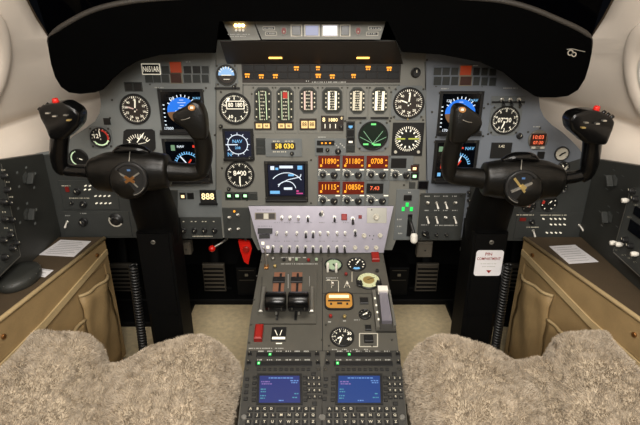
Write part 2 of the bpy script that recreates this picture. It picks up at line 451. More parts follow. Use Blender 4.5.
# ------------------------------------------------------------------ main instrument panel
panel_px = [(34, 154), (54, 150.5), (72, 137), (86, 128), (95, 121), (99.5, 113), (101, 104), (100, 96), (98, 88), (108, 76), (122, 63), (140, 52), (165, 44), (200, 40),
            (440, 40), (470, 44), (500, 55), (520, 70), (535, 88), (539, 98), (540, 108), (544, 117), (552, 125), (562, 132), (572, 141), (580, 150), (584, 156), (605, 160),
            (598, 185), (588, 241), (470, 240), (396, 240), (392, 250), (258, 250), (252, 238), (178, 237), (52, 238), (42, 190)]
P = Ctx(PANEL, 'instrument_panel', 320, 150, 'wide grey instrument panel spanning the cockpit, carrying all the dials', 'control panel')
def clip(poly, xc, keep):
    out = []
    for i, a in enumerate(poly):
        b = poly[(i+1) % len(poly)]; ia = (a[0]-xc)*keep >= 0; ib = (b[0]-xc)*keep >= 0
        if ia: out.append(a)
        if ia != ib: t = (xc-a[0])/(b[0]-a[0]); out.append((xc, a[1]+t*(b[1]-a[1])))
    return out
P.poly('panel_plate', 'panel_grey', clip(panel_px, 215.8, -1), -0.006, 0.0)
P.poly('panel_plate', 'panel_warm', clip(clip(panel_px, 216.2, 1), 425.8, -1), -0.006, 0.0)
P.poly('panel_plate', 'panel_cool', clip(panel_px, 426.2, 1), -0.006, 0.0)
for (pts) in [[(35, 156), (42, 190), (52, 238), (178, 237), (178, 190), (120, 190), (110, 176), (56, 153)], [(604, 162), (598, 185), (588, 241), (466, 240), (470, 186), (540, 180), (556, 166), (582, 158)]]:
    P.poly('lower_overlay', 'panel_dark', pts, 0.0002, 0.0022)
for (pts) in [[(178, 190), (178, 237.5), (222, 237.5), (222, 190)]]:
    P.poly('lower_overlay', 'panel_grey2', pts, 0.0002, 0.0022)
# panel joints: dark recessed gaps between the left, centre and right plates
mb = MB().use('black')
for a in [(216, 60, 216, 190), (243, 84, 243, 120), (425, 62, 428, 240), (243, 85, 400, 85)]: P.line(mb, *a, 0.7, 0.0003)
P.obj('plate_joint', mb)
for (x, y) in [(112, 100), (150, 84), (110, 118), (215, 135), (252, 94), (253, 135), (262, 104), (247, 160), (311, 160), (247, 200), (311, 203), (391, 92), (423, 92), (391, 118), (423, 120),
               (436, 86), (482, 86), (483, 136), (436, 137), (484, 108), (432, 112), (488, 104), (523, 104), (528, 132), (488, 134), (206, 88), (206, 133), (158, 88), (221, 92), (222, 168),
               (345, 121), (390, 121), (390, 156), (427, 60), (540, 128), (70, 178), (118, 206), (64, 208), (136, 214), (544, 178), (582, 205), (468, 196), (200, 100)]:
    P.inst('panel_screw', SCREW, x, y, 0.0, random.uniform(0, 180))

def tile(c, x0, y0, x1, y1, m='tile_grey', name='annunciator_light', frame=None, h=0.004, txt=None, tm='mark_dim'):
    if frame:
        c.box('light_frame', frame, x0-1, y0-1, x1+1, y1+1, 0.0002, 0.002, 0.0005)
    o = c.box(name, m, x0, y0, x1, y1, 0.0003, h, 0.0008)
    return o
# caution light blocks of the two pilots
c = Ctx(PANEL, 'annunciator_block', 178, 72, 'double row of caution lights with red square beside the left registration plate', 'annunciator', 'pilot annunciator blocks')
for (x0, y0, x1, y1, m) in [(162, 66, 169.5, 73.5, 'tile_grey'), (170.5, 62, 181.5, 72.5, 'caution_red'), (184, 66, 191.5, 73.3, 'tile_dark'), (193, 66, 200.5, 73.3, 'tile_dark'), (202, 66, 209, 73.3, 'tile_grey'),
                            (145.5, 75, 152.8, 82.5, 'tile_grey'), (153.7, 75, 161, 82.5, 'tile_grey'), (162, 74.3, 169.5, 82.5, 'tile_grey'), (171, 73.5, 181.5, 82.6, 'caution_off'), (184, 74.5, 191.5, 82.6, 'tile_grey'), (193, 74.5, 200.5, 82.6, 'tile_grey'), (202, 74.5, 209, 82.6, 'tile_grey')]:
    tile(c, x0, y0, x1, y1, m, frame='tile_frame' if 'caution' in m else 'panel_grey')
c = Ctx(PANEL, 'annunciator_block', 464, 76, 'double row of caution lights with orange-red square above the right attitude display', 'annunciator', 'pilot annunciator blocks')
for i, (x0, x1) in enumerate([(433.5, 441), (442.3, 449.5), (451, 458), (460, 471, ), (473, 479.3), (481, 487.3), (489, 495.8)]):
    for r in range(2):
        y0 = (67.5, 76.5)[r]; m = 'tile_grey' if i != 3 else ('caution_red', 'caution_off')[r]
        if i == 4 and r == 0: m = 'tile_dark'
        if i == 3 and r == 0: y0 -= 1.8
        tile(c, x0, y0+(0.35*max(0, i-3)), x1, (75, 85)[r]+(0.2*max(0, i-3)), m, frame='tile_frame' if i == 3 else 'panel_cool')
for (x0, x1) in [(125.5, 132.5), (134, 141.5)]: tile(P, x0, 83, x1, 90.5, 'tile_dark', frame='panel_dark')
tile(P, 104, 118, 110.5, 124.5, 'tile_dark')
for (x0, y0, x1, y1) in [(257, 139, 264.8, 145.5), (257, 146.8, 264.8, 153.6)]: tile(P, x0, y0, x1, y1, 'tile_grey', frame='panel_dark')
for i, y in enumerate((122, 129.5, 137, 145)): tile(P, 347, y, 354, y+6.3, ('tile_dark', 'tile_dark', 'tile_dark', 'tile_grey')[i], frame='panel_dark')
mb = MB().use('scr_cyan'); P.strip(mb, 348.5, 125.2, 352.5, 127.2, 0.0044); P.strip(mb, 349.5, 127.2, 351.5, 128, 0.0044); P.obj('lit_legend', mb)
mb = MB().use('mark'); P.strip(mb, 348.5, 140.6, 352.5, 142.5, 0.0044); P.obj('lit_legend', mb)
for (x0, y0, x1, y1, m, l) in [(410.5, 164.8, 418, 171.3, 'caution_off', 'warm_lamp'), (410.5, 172.4, 418, 179, 'tile_dark', 'green_white')]:
    tile(P, x0, y0, x1, y1, m, frame='panel_dark'); mb = MB().use(l); P.strip(mb, x0+2.2, y0+2, x1-2, y1-1.8, 0.0044); P.obj('lit_legend', mb)
tile(P, 418.5, 181.5, 427.5, 188.5, 'screen_black', frame='panel_dark'); tile(P, 409, 182, 415, 188, 'panel_dark'); P.inst('panel_screw', SCREW, 404, 185)
# lower left status lights
tile(P, 180, 192.5, 186, 198.8, 'tile_dark'); tile(P, 187.4, 192.5, 194, 198.8, 'tile_dark')
mb = MB().use('warm_lamp'); P.strip(mb, 181.3, 194.6, 184.8, 197.4, 0.0044); P.obj('lit_legend', mb)
for i, x in enumerate((226, 234, 242, 250)):
    tile(P, x, 192.8, x+6.5, 199, 'radar_green' if i < 3 else 'tile_grey', frame='panel_dark')
    if i < 3: mb = MB().use('green_white'); P.strip(mb, x+1.6, 194, x+5, 196.6, 0.0044); P.obj('lit_legend', mb)
# faint engraved legends
mb = MB().use('label_grey')
for (x0, y, x1) in [(186, 61.8, 191), (155, 87.4, 164), (441, 88.6, 448), (503, 88, 517), (533, 126.6, 540), (318, 137, 326), (473, 65.6, 477.5), (398, 160, 402), (408, 192.3, 412), (433, 224.5, 449), (421, 224.5, 427),
                    (177, 220.6, 217), (193, 236, 214), (225, 209, 240), (227, 221, 242), (228, 235, 244), (312, 82, 346), (306, 81, 310)]: P.strip(mb, x0, y-0.6, x1, y+0.5, 0.0026)
P.obj('engraved_legend', mb)

# registration plates
def reg_plate(px, py, w, h, label, fm, tm):
    c = Ctx(PANEL, 'registration_plate', px, py, label, 'sign', 'registration plates')
    c.box('plate', fm, px-w/2, py-h/2, px+w/2, py+h/2, 0.0002, 0.003)
    c.box('field', 'black', px-w/2+0.8, py-h/2+0.8, px+w/2-0.8, py+h/2-0.8, 0.003, 0.0034)
    c.text('lettering', tm, 'N651AR', px, py+0.2, h*0.50, 0.0037, sx=0.62)
reg_plate(151.3, 69, 18.5, 11, 'white-framed registration plate reading N651AR beside the left caution lights', 'mark', 'mark')  # frame and lettering given a glow so they show in the hood's shade
reg_plate(392.5, 58.2, 18, 9, 'dim registration plate reading N651AR under the hood, right of the warning row', 'tile_frame', 'label_grey')

# ------------------------------------------------------------------ dials
def bezel(c, px, py, d, style, m='bezel_black', h=0.006):
    r = d/2*c.k
    if style == 'round':
        return c.obj('bezel', MB().use(m).ring(0, 0, r*0.90, r*1.06, 0.0002, h, 40, ch=0.0012))
    if style == 'square':
        s = r*1.12; ch = s*0.32
        poly = [(s, s-ch), (s-ch, s), (-s+ch, s), (-s, s-ch), (-s, -s+ch), (-s+ch, -s), (s-ch, -s), (s, -s+ch)]
        mb = MB().use('panel_grey2').prism(poly, 0.0002, 0.002).use(m).ring(0, 0, r*0.92, r*1.03, 0.002, h, 40, ch=0.001)
        o = c.obj('bezel', mb)
        for sx in (-1, 1):
            for sy in (-1, 1): link('mounting_screw', SCREW, c.e, (sx*s*0.80, sy*s*0.80, 0.002))
        return o
def needle(c, ang, ln, w, m, z=0.0042, tail=0.25, name='needle'):
    a = R(ang); sn, cs = math.sin(a), math.cos(a); h = w/2
    pts = [(-tail*ln, -h*0.8), (-tail*ln, h*0.8), (ln*0.75, h), (ln, 0), (ln*0.75, -h)]
    poly = [(x*sn+y*cs, x*cs-y*sn) for (x, y) in pts]
    return c.obj(name, MB().use(m).prism(poly, z, z+0.0006))
def dial(px, py, d, label, style='round', face='dial_black', tick='mark', n=41, a0=0, a1=351, major=5, nums=None, nrad=0.62, nh=0.13, ndl=(), name='dial_gauge', F=PANEL, group=None, bm='bezel_black', cat='gauge', cap=True, tw=0.028):
    c = Ctx(F, name, px, py, label, cat, group)
    r = d/2*c.k
    bezel(c, px, py, d, style, bm)
    c.obj('dial_face', MB().use(face).cyl(0, 0, r*0.915, 0.0003, 0.0026, 40))
    if n:
        mb = MB().use(tick); z = 0.0029
        for k in range(n):
            mj = k % major == 0
            mb.ticks(0, 0, r*(0.74 if mj else 0.80), r*0.89, a0+(a1-a0)*k/(n-1), 0, 1, r*(tw*1.9 if mj else tw), z)
        c.obj('tick_marks', mb)
    if nums:
        for i, t in enumerate(nums):
            a = R(a0+(a1-a0)*i*major/(n-1)) if n else 0
            me = text_mesh(t, r*nh*2, tick); link('numeral', me, c.e, (r*nrad*math.sin(a), r*nrad*math.cos(a), 0.0030))
    for (ang, ln, w, m) in ndl: needle(c, ang, r*ln, r*w, m)
    if cap and ndl: c.obj('hub_cap', MB().use('bezel_black').cyl(0, 0, r*0.10, 0.0027, 0.0054, 14, ch=0.0005))
    c.r = r
    return c
def readout(c, x0, y0, x1, y1, txt, m='mark', fm='black', frame='mark', z=0.0030, h=None, sx=0.9):
    if frame: c.box('window_frame', frame, x0, y0, x1, y1, z, z+0.0006)
    c.box('window_field', fm, x0+0.8, y0+0.8, x1-0.8, y1-0.8, z+0.0006, z+0.0010)
    c.text('digits', m, txt, (x0+x1)/2, (y0+y1)/2, h or (y1-y0)*0.62, z+0.0013, sx=sx)

c = dial(135.5, 109, 29, 'large round airspeed dial, needle near the top, on the left side', n=41, major=4, a0=0, a1=351, nums=['4', '8', '12', '16', '20', '24', '28', '32', '36', '40'], nh=0.11, ndl=[(8, 0.78, 0.10, 'mark'), (-72, 0.60, 0.09, 'pink_scale')], face='dial_brown')
c = dial(101, 137.3, 20, 'small dial with red and green arcs and upright white needle', 'square', n=13, a0=-140, a1=140, major=3, ndl=[(-3, 0.80, 0.09, 'mark')], tw=0.04)
mb = MB().use('arc_red').arc(0, 0, c.r*0.66, c.r*0.84, 12, 110, 0.0031).use('mark_green').arc(0, 0, c.r*0.70, c.r*0.84, 110, 240, 0.0031); c.obj('range_arc', mb)
c.text('digits', 'mark', '12', 96.2, 136, 4.2, 0.0032)
c = Ctx(PANEL, 'arc_gauge', 139, 140, 'wide black arc gauge half hidden behind the left yoke hub', 'gauge')
c.poly('bezel', 'bezel_black', [(124, 131), (127, 129), (152, 129), (155, 131), (156, 148), (153, 152), (125, 152), (123, 148)], 0.0002, 0.004)
mb = MB().use('mark')
mb.ticks(0, -0.022, 0.030, 0.040, -52, 52, 11, 0.0016, 0.0043); mb.seg(-0.03, -0.016, 0.02, -0.006, 0.0012, 0.0043); c.obj('tick_marks', mb)
for i, t in enumerate('246'): c.text('numeral', 'mark', t, (130, 138.5, 147)[i], (141, 138, 140)[i], 3, 0.0043)
needle(c, 40, 0.03, 0.003, 'mark')
c = dial(79, 158, 18, 'small dial with pale green arc beside the left console corner', n=11, a0=-150, a1=-20, major=2, tick='mark_green', ndl=[(110, 0.5, 0.10, 'mark')], tw=0.05)
c.obj('range_arc', MB().use('mark_green').arc(0, 0, c.r*0.74, c.r*0.86, -150, -30, 0.0031))
# standby horizon
c = dial(226.5, 75, 20, 'small round standby horizon with pale blue upper half', 'square', n=0, face='dial_black', bm='dark_steel', name='standby_horizon')
r = c.r
def half(c, r, m, a0, a1, z, name):
    mb = MB().use(m); vs = [(0, 0, z)]+[(r*math.sin(R(a0+(a1-a0)*k/20)), r*math.cos(R(a0+(a1-a0)*k/20)), z) for k in range(21)]
    mb.add(vs, [tuple(range(21, 0, -1))]); return c.obj(name, mb)
half(c, r*0.80, 'scr_skyblue', -92, 92, 0.0029, 'sky_half'); half(c, r*0.80, 'dial_brown', 92, 268, 0.0029, 'ground_half')
c.obj('tick_marks', MB().use('mark').ticks(0, 0, r*0.6, r*0.86, -60, 60, 7, r*0.06, 0.0031).seg(-r*0.5, 0, r*0.5, 0, r*0.08, 0.0032).seg(-r*0.3, -r*0.4, r*0.3, -r*0.4, r*0.05, 0.0032))
c.box('adjuster_bar', 'black', 215, 87, 240, 89, 0.0025, 0.006); c.inst('knob', KNOB_S, 234.5, 86.5, 0.004)
# altimeters
c = dial(235, 108.5, 30, 'black altimeter with white-boxed reading under the standby horizon', n=50, major=5, a1=352.8, nums=['0', '1', '2', '3', '4', '5', '6', '7', '8', '9'], nrad=0.66, nh=0.10)
c.obj('needle', MB().use('mark').prism([(-c.r*0.62, c.r*0.38), (-c.r*0.40, c.r*0.74), (-c.r*0.26, c.r*0.70), (-c.r*0.44, c.r*0.40)], 0.0029, 0.0035))
readout(c, 226.5, 100.5, 244.5, 109, '80 180', h=4.4, sx=0.85); c.text('digits', 'mark', '10', 231, 116.5, 3.4, 0.0034); c.inst('knob', KNOB_S, 221, 126, 0.002)
c = dial(505, 120, 28, 'black altimeter with white digits on the right side, beneath three small switches', 'square', n=50, major=5, a1=352.8, nums=['0', '1', '2', '3', '4', '5', '6', '7', '8', '9'], nrad=0.66, nh=0.11, ndl=[(200, 0.70, 0.09, 'mark')])
readout(c, 496, 117, 512, 123, '07230', h=4.6, frame=None, sx=0.85); c.inst('knob', KNOB_M, 519, 135.5, 0.002)
# digital compass (blue lcd)
c = Ctx(PANEL, 'compass_display', 238, 144, 'square dark blue compass display with white ring under the left altimeter', 'display')
c.box('bezel', 'bezel_black', 223.5, 128.5, 254, 160, 0.0002, 0.004, 0.001); c.box('screen', 'scr_navy', 226, 131, 251, 156.5, 0.004, 0.005)
k = c.k; mb = MB().use('scr_white').arc(0, 0, 9.4*k, 10.2*k, 0, 360, 0.0053, 40).ticks(0, 0, 10.2*k, 12*k, 0, 330, 12, 0.7*k, 0.0053).seg(-12*k, -0.2*k, 0, -0.2*k, 1.0*k, 0.0054); c.obj('symbology', mb)
c.text('digits', 'scr_cyan', 'NAV', 237.5, 141, 3.4, 0.0053); c.text('digits', 'scr_cyan', '208', 238, 147.5, 2.6, 0.0053); c.text('digits', 'scr_cyan', 'N', 230, 154, 4, 0.0053)
c.obj('lower_lip', MB().use('black').box(-15*k, 15*k, -17*k, -14*k, 0.004, 0.010, 0.001)); c.inst('knob', KNOB_S, 250, 157.5, 0.006)
# round clock dial lower left
c = dial(240, 174.5, 27.5, 'black dial with four white digits, low beside the centre map display', n=40, major=4, a1=351, nums=['0', '1', '2', '3', '4', '5', '6', '7', '8', '9'], nrad=0.70, nh=0.09, ndl=[(182, 0.80, 0.10, 'mark')])
readout(c, 231, 169.5, 249, 176.5, '8400', h=5, frame=None); c.inst('knob', KNOB_S, 229, 188.5, 0.001)
# right-hand centre dials
c = dial(408.5, 103, 30.5, 'large round airspeed dial with brown face above the square heading dial', 'square', face='dial_brown', n=41, major=4, nums=['4', '8', '12', '16', '20', '24', '28', '32', '36', '40'], nh=0.11, ndl=[(5, 0.75, 0.10, 'mark'), (-70, 0.62, 0.09, 'mark')])
c.obj('index_pointer', MB().use('gold_paint').prism([(-0.002, -c.r*1.08), (0.002, -c.r*1.08), (0, -c.r*0.9)], 0.0062, 0.007))
c = Ctx(PANEL, 'heading_dial', 407.5, 138.5, 'square heading dial with yellow-green bar right of the green radar', 'gauge')
k = c.k; c.box('bezel', 'bezel_black', 392, 122.5, 423, 155.5, 0.0002, 0.004, 0.0012); r = 13.2*k
c.obj('dial_face', MB().use('dial_black').cyl(0, 0, r, 0.004, 0.0050, 36))
c.obj('tick_marks', MB().use('mark').ticks(0, 0, r*0.78, r*0.97, 0, 350, 36, r*0.05, 0.0053).ticks(0, 0, r*0.56, r*0.74, 15, 345, 12, r*0.10, 0.0053))
c.obj('course_bar', MB().use('bar_yellow').seg(-r*0.85, 0.2*k, -r*0.2, 0.2*k, r*0.10, 0.0056).seg(r*0.05, 0.2*k, r*0.85, 0.2*k, r*0.10, 0.0056))
for sx in (-1, 1): c.obj('knob', MB().use('offwhite').cyl(0, 0, 0.0042, 0.004, 0.010, 14, ch=0.001), loc=(sx*11.5*k, -13.3*k, 0))
# radar
c = dial(373, 135.5, 29, 'round green radar scope with bright sweep lines', 'square', n=0, face='radar_green', name='radar_scope', cat='radar')
r = c.r; mb = MB().use('radar_line')
for a in (-63, -37, 37, 63): mb.seg(0, -r*0.55, math.sin(R(a))*r*1.1, -r*0.55+math.cos(R(a))*r*1.1*(1 if abs(a) < 50 else 1.0), r*0.03, 0.0031)
c.obj('sweep_lines', mb)
c.obj('lit_blocks', MB().use('radar_bright').box(-r*0.17, r*0.17, r*0.74, r*0.86, 0.0029, 0.0032).box(-r*0.66, -r*0.30, -r*0.66, -r*0.54, 0.0029, 0.0032).box(r*0.05, r*0.55, -r*0.70, -r*0.56, 0.0029, 0.0032).box(-r*0.06, r*0.06, -r*0.62, -r*0.5, 0.0029, 0.0032))
# right digital clock
c = Ctx(PANEL, 'digital_clock', 537.5, 139.5, 'small round digital clock with two rows of red digits', 'clock')
k = c.k; c.obj('bezel', MB().use('steel').lathe([(9.6*k, 0.0002), (9.6*k, 0.004), (9*k, 0.005)], seg=32, ry=1.05))
c.box('screen', 'caution_off', 529.8, 133, 545, 145.2, 0.005, 0.0058); c.text('digits', 'led_red', '10:03', 537.3, 136.8, 3.8, 0.0061); c.text('digits', 'led_red', '07:30', 537.3, 142.2, 3.2, 0.0061)
for x in (532.5, 541.5): c.box('push_button', 'offwhite', x-2, 146.2, x+2, 148, 0.005, 0.007)
tile(P, 537, 151.5, 544, 158.5, 'tile_dark')
c = dial(561.5, 153.5, 14, 'small cream-faced dial near the right panel edge', face='offwhite', tick='black', n=9, a0=-120, a1=120, major=2, ndl=[(60, 0.6, 0.2, 'black'), (-130, 0.5, 0.2, 'black')])
c = dial(563, 167, 11.5, 'tiny half-white dial just below the cream-faced dial', n=7, a0=-90, a1=90, major=2, tick='mark', ndl=[(-30, 0.6, 0.16, 'mark')]); half(c, c.r*0.7, 'offwhite', 60, 190, 0.003, 'white_sector')
c = dial(561, 187.5, 11, 'tiny dark dial tucked under the right yoke arm', n=9, a0=-140, a1=140, major=2, ndl=[(140, 0.6, 0.14, 'mark')])
c = dial(548.5, 203, 16, 'small black dial with thick white marks and a red stripe, below the right yoke', n=8, a0=-150, a1=150, major=1, tick='mark', ndl=[(40, 0.5, 0.14, 'mark')], tw=0.07); c.obj('range_arc', MB().use('arc_red').arc(0, 0, c.r*0.55, c.r*0.88, -95, -60, 0.0032))
c = dial(528.5, 206, 13, 'small dial with warm brown marks left of the red-striped dial', n=9, a0=-120, a1=120, major=2, tick='mark_dim', ndl=[(-80, 0.7, 0.14, 'mark_dim'), (20, 0.5, 0.12, 'scr_red')])
c = Ctx(PANEL, 'arc_gauge', 500, 148, 'black rectangular gauge half hidden behind the right yoke hub', 'gauge'); c.box('bezel', 'bezel_black', 490.5, 142.5, 511, 158, 0.0002, 0.004, 0.001)
c.text('digits', 'mark_dim', '1.42', 501, 146, 2.6, 0.0043)

# ------------------------------------------------------------------ electronic displays
def crt(px0, py0, px1, py1, label, name='flight_display'):
    cx, cy = (px0+px1)/2, (py0+py1)/2
    c = Ctx(PANEL, name, cx, cy, label, 'display')
    c.box('bezel', 'bezel_black', px0-3, py0-2.5, px1+3, py1+6, 0.0002, 0.005, 0.0015)
    c.box('screen', 'screen_black', px0, py0, px1, py1, 0.005, 0.0062, 0.0003)
    c.box('lower_lip', 'black', px0-2, py1+3.2, px1+2, py1+5.4, 0.005, 0.013, 0.001)
    for (x, y) in [(px0-1.6, py0-1), (px1+1.6, py0-1), (px0-1.6, py1+2), (px1+1.6, py1+2)]: c.inst('mounting_screw', SCREW, x, y, 0.005)
    return c
def pfd(c, x, y):
    k = c.k; a, b = c.P(x, y); r = 15*k; z = 0.0066
    half2 = MB().use('scr_blue'); vs = [(a, b, z)]+[(a+r*math.sin(R(-95+190*i/20)), b+r*0.9*math.cos(R(-95+190*i/20)), z) for i in range(21)]; half2.add(vs, [tuple(range(21, 0, -1))+(0,)]); c.obj('sky_half', half2)
    h3 = MB().use('scr_brown'); vs = [(a, b, z)]+[(a+r*math.sin(R(95+170*i/20)), b+r*0.9*math.cos(R(95+170*i/20)), z) for i in range(21)]; h3.add(vs, [tuple(range(21, 0, -1))+(0,)]); c.obj('ground_half', h3)
    mb = MB().use('scr_white').ticks(a, b, r*0.92, r*1.08, -60, 60, 9, 0.9*k, z+0.0003)
    for i in range(4): mb.seg(a-4*k*(1-i % 2*0.5), b+(3+2.6*i)*k, a+4*k*(1-i % 2*0.5), b+(3+2.6*i)*k, 0.5*k, z+0.0003)
    for i in range(6): mb.seg(a-19*k, b+(6-4*i)*k, a-17.2*k, b+(6-4*i)*k, 1.0*k, z)
    mb.seg(a-7*k, b, a-2*k, b, 0.9*k, z+0.0004).seg(a+2*k, b, a+7*k, b, 0.9*k, z+0.0004)
    c.obj('symbology', mb)
    c.text('digits', 'scr_white', '120', x-11, y-12, 2.6, z); c.text('digits', 'scr_cyan', 'NAV', x+14, y-12.5, 2.6, z); c.text('digits', 'scr_white', '17000', x-13.5, y+17.5, 2.8, z)
c = crt(163, 91.5, 202, 128.5, 'left attitude display with blue sky arc, half behind the yoke grip'); pfd(c, 183, 110.5)
c = crt(441, 93.5, 478.5, 129.5, 'right attitude display with blue sky arc, half behind the yoke grip'); pfd(c, 459.5, 112.5)
def navd(c, x, y, hd):
    k = c.k; a, b = c.P(x, y); z = 0.0066; r = 13.5*k
    c.obj('compass_arc', MB().use('scr_cyan').arc(a, b, r*0.80, r*0.84, -80, 80, z, 30).ticks(a, b, r*0.82, r*1.0, -80, 80, 15, 1.0*k, z))
    c.obj('course_pointer', MB().use('scr_white').seg(a, b, a+r*0.8*math.sin(R(hd)), b+r*0.8*math.cos(R(hd)), 1.2*k, z+0.0002))
    c.obj('drift_pointer', MB().use('scr_red').seg(a, b, a+r*0.5*math.sin(R(35)), b+r*0.5*math.cos(R(35)), 1.6*k, z+0.0003))
c = crt(167.5, 141, 208, 177, 'left navigation display with white compass arc, below the left attitude display'); navd(c, 188.5, 164, -38)
c.text('digits', 'scr_white', 'NAV', 181, 146, 2.4, 0.0066); c.box('lit_block', 'scr_green', 171.5, 144.5, 175.5, 150, 0.0063, 0.0066); c.box('lit_block', 'scr_red', 193, 144.6, 195.5, 147, 0.0063, 0.0066)
c = crt(436, 142.5, 473.5, 177, 'right navigation display with white compass arc, below the right attitude display'); navd(c, 456, 165, 20)
c.text('digits', 'scr_cyan', 'NAV', 469, 148, 3, 0.0066); c.box('lit_block', 'scr_green', 438.5, 146, 442.5, 151, 0.0063, 0.0066); c.box('lit_block', 'scr_red', 460, 146.5, 463, 148.2, 0.0063, 0.0066); c.box('lit_block', 'scr_cyan', 435.8+1, 172, 440, 175.5, 0.0063, 0.0066)
c.box('lit_block', 'scr_red', 440, 162, 441.5, 168, 0.0063, 0.0066)
c = crt(268, 163.5, 305, 195.5, 'centre map display with white range arcs on dark blue', 'map_display'); z = 0.0067
c.box('glow_field', 'scr_navy', 268.6, 164.2, 304.4, 194.8, 0.0062, 0.0064)
k = c.k; a, b = c.P(287, 187)
mb = MB().use('scr_white').arc(a, b-2*k, 17.4*k, 18.2*k, -50, 55, z, 30).arc(a, b-2*k, 8.6*k, 9.4*k, -70, 80, z, 24); c.line(mb, 278, 184, 288, 179, 0.8, z); c.line(mb, 288, 179, 300.5, 176.2, 0.8, z); c.line(mb, 300.5, 176.2, 301, 173.5, 0.8, z); c.obj('range_arcs', mb)
mb = MB().use('scr_white'); c.strip(mb, 270.5, 165.4, 274.5, 169.2, z); c.strip(mb, 279.5, 165, 293, 167.6, z); c.strip(mb, 284, 186.6, 292.5, 189, z); c.obj('map_labels', mb)
mb = MB().use('scr_cyan'); c.strip(mb, 297.5, 165, 302.3, 168.8, z); c.strip(mb, 288.3, 173.4, 294, 175.4, z); c.strip(mb, 270.3, 190, 280, 193, z); c.strip(mb, 275.5, 167, 278.5, 169.2, z); c.obj('map_labels', mb)
mb = MB().use('scr_magenta'); c.strip(mb, 296.5, 189.5, 298.8, 191, z); c.strip(mb, 296.5, 192, 303, 193.2, z); c.obj('map_labels', mb)

# ------------------------------------------------------------------ engine strip gauges
def strip_gauge(px, label, y1, sc, side, segs, digits=None, dm='warm_digit', low=None, colr=None, w=17):
    c = Ctx(PANEL, 'strip_gauge', px, 106, label, 'gauge', 'engine strip gauges')
    h = w/2-1; y0 = 88
    c.box('module_plate', 'panel_warm', px-10.7, 86.2, px+10.7, (133 if px < 345 else 119.5), 0.0001, 0.0016, 0.0005)
    for (sx_, sy_) in ((-9.6, 87.6), (9.6, 87.6)): c.inst('mounting_screw', SCREW, px+sx_, sy_, 0.0016, sc=0.8)
    c.poly('bezel', 'panel_dark', [(px-h-1.2, y0+3.5), (px-h+2.8, y0-1), (px+h-2.8, y0-1), (px+h+1.2, y0+3.5), (px+h+1.2, y1-3.5), (px+h-2.8, y1+1), (px-h+2.8, y1+1), (px-h-1.2, y1-3.5)], 0.0002, 0.004)
    c.poly('window', 'dial_olive', [(px-h, y0+4), (px-h+3.2, y0+0.5), (px+h-3.2, y0+0.5), (px+h, y0+4), (px+h, y1-4), (px+h-3.2, y1-0.5), (px-h+3.2, y1-0.5), (px-h, y1-4)], 0.004, 0.0046)
    mb = MB().use(sc)
    for s in (-1, 1): c.strip(mb, px+s*3.4-0.9, y0+3.0, px+s*3.4+0.9, y1-2.5, 0.0049)
    c.obj('tape', mb)
    mb = MB().use('mark_dim')
    for i in range(segs):
        y = y0+3+(y1-y0-6)*i/(segs-1); c.strip(mb, px-2.2, y-0.5, px+2.2, y+0.6, 0.0049)
    for i in range(4):
        y = y0+5.5+(y1-y0-11)*i/3
        for s in (-1, 1): c.strip(mb, px+s*6.3-0.6, y-0.7, px+s*6.3+0.6, y+0.7, 0.0049)
    c.obj('scale_marks', mb)
    if colr:
        mb = MB().use(colr); c.strip(mb, px-2.4, y0+4, px+2.4, y0+10, 0.0052); c.obj('red_band', mb)
    if digits:
        yd0, yd1 = digits
        c.box('digit_window', 'dial_brown', px-h-1, yd0-1.2, px+h+1, yd1+1.5, 0.0002, 0.005, 0.0006)
        for s in (-1, 1):
            c.box('digit_lens', 'amber_pale', px+s*3.7-3.1, yd0+(yd1-yd0)*0.12, px+s*3.7+3.1, yd1-0.3, 0.005, 0.0056)
            c.text('digits', 'caution_off', '88', px+s*3.7, (yd0+yd1)/2+0.3, (yd1-yd0)*0.5, 0.0058, sx=0.8)
    return c
strip_gauge(263, 'first engine strip gauge beside the altimeter, pale green tapes over lit digits', 122, 'mark_green', 1, 9, (122.5, 128))
strip_gauge(285.2, 'second engine strip gauge with red band on a mint tape over lit digits', 122, 'mint_face', 1, 9, (122.5, 128), colr='arc_red')
strip_gauge(308.2, 'third engine strip gauge with pinkish tapes above an arched lit window', 112, 'pink_scale', 1, 6, (119.5, 128))
c = strip_gauge(332.2, 'fourth engine strip gauge with wide white ladder above small warm digits', 112, 'mark', 1, 8, None, w=20)
c.box('digit_window', 'dial_brown', 321, 115.5, 343.5, 130.5, 0.0002, 0.004, 0.0006)
for (t, x, y, h, m) in [('8', 323.8, 119.5, 4.4, 'warm_digit'), ('1880', 332.8, 119.7, 3.6, 'warm_digit'), ('0', 341.5, 118, 2.6, 'warm_digit'), ('1', 325, 126, 4.5, 'mark'), ('1', 330, 126, 4.5, 'mark'), ('1', 335.5, 126, 4.5, 'mark')]: c.text('digits', m, t, x, y, h, 0.0044)
c.inst('knob', KNOB_S, 341, 126.5, 0.004)
for px, lb in ((357.2, 'fifth engine strip gauge with narrow white marks left of the last one'), (379.4, 'sixth engine strip gauge with white end blocks, next to the brown airspeed dial')):
    c = strip_gauge(px, lb, 112.5, 'mark_dim' if px < 370 else 'mark', 1, 9, None, w=15)
    c.box('lower_lip', 'black', px-9, 116.8, px+9, 118.4, 0.0002, 0.006)
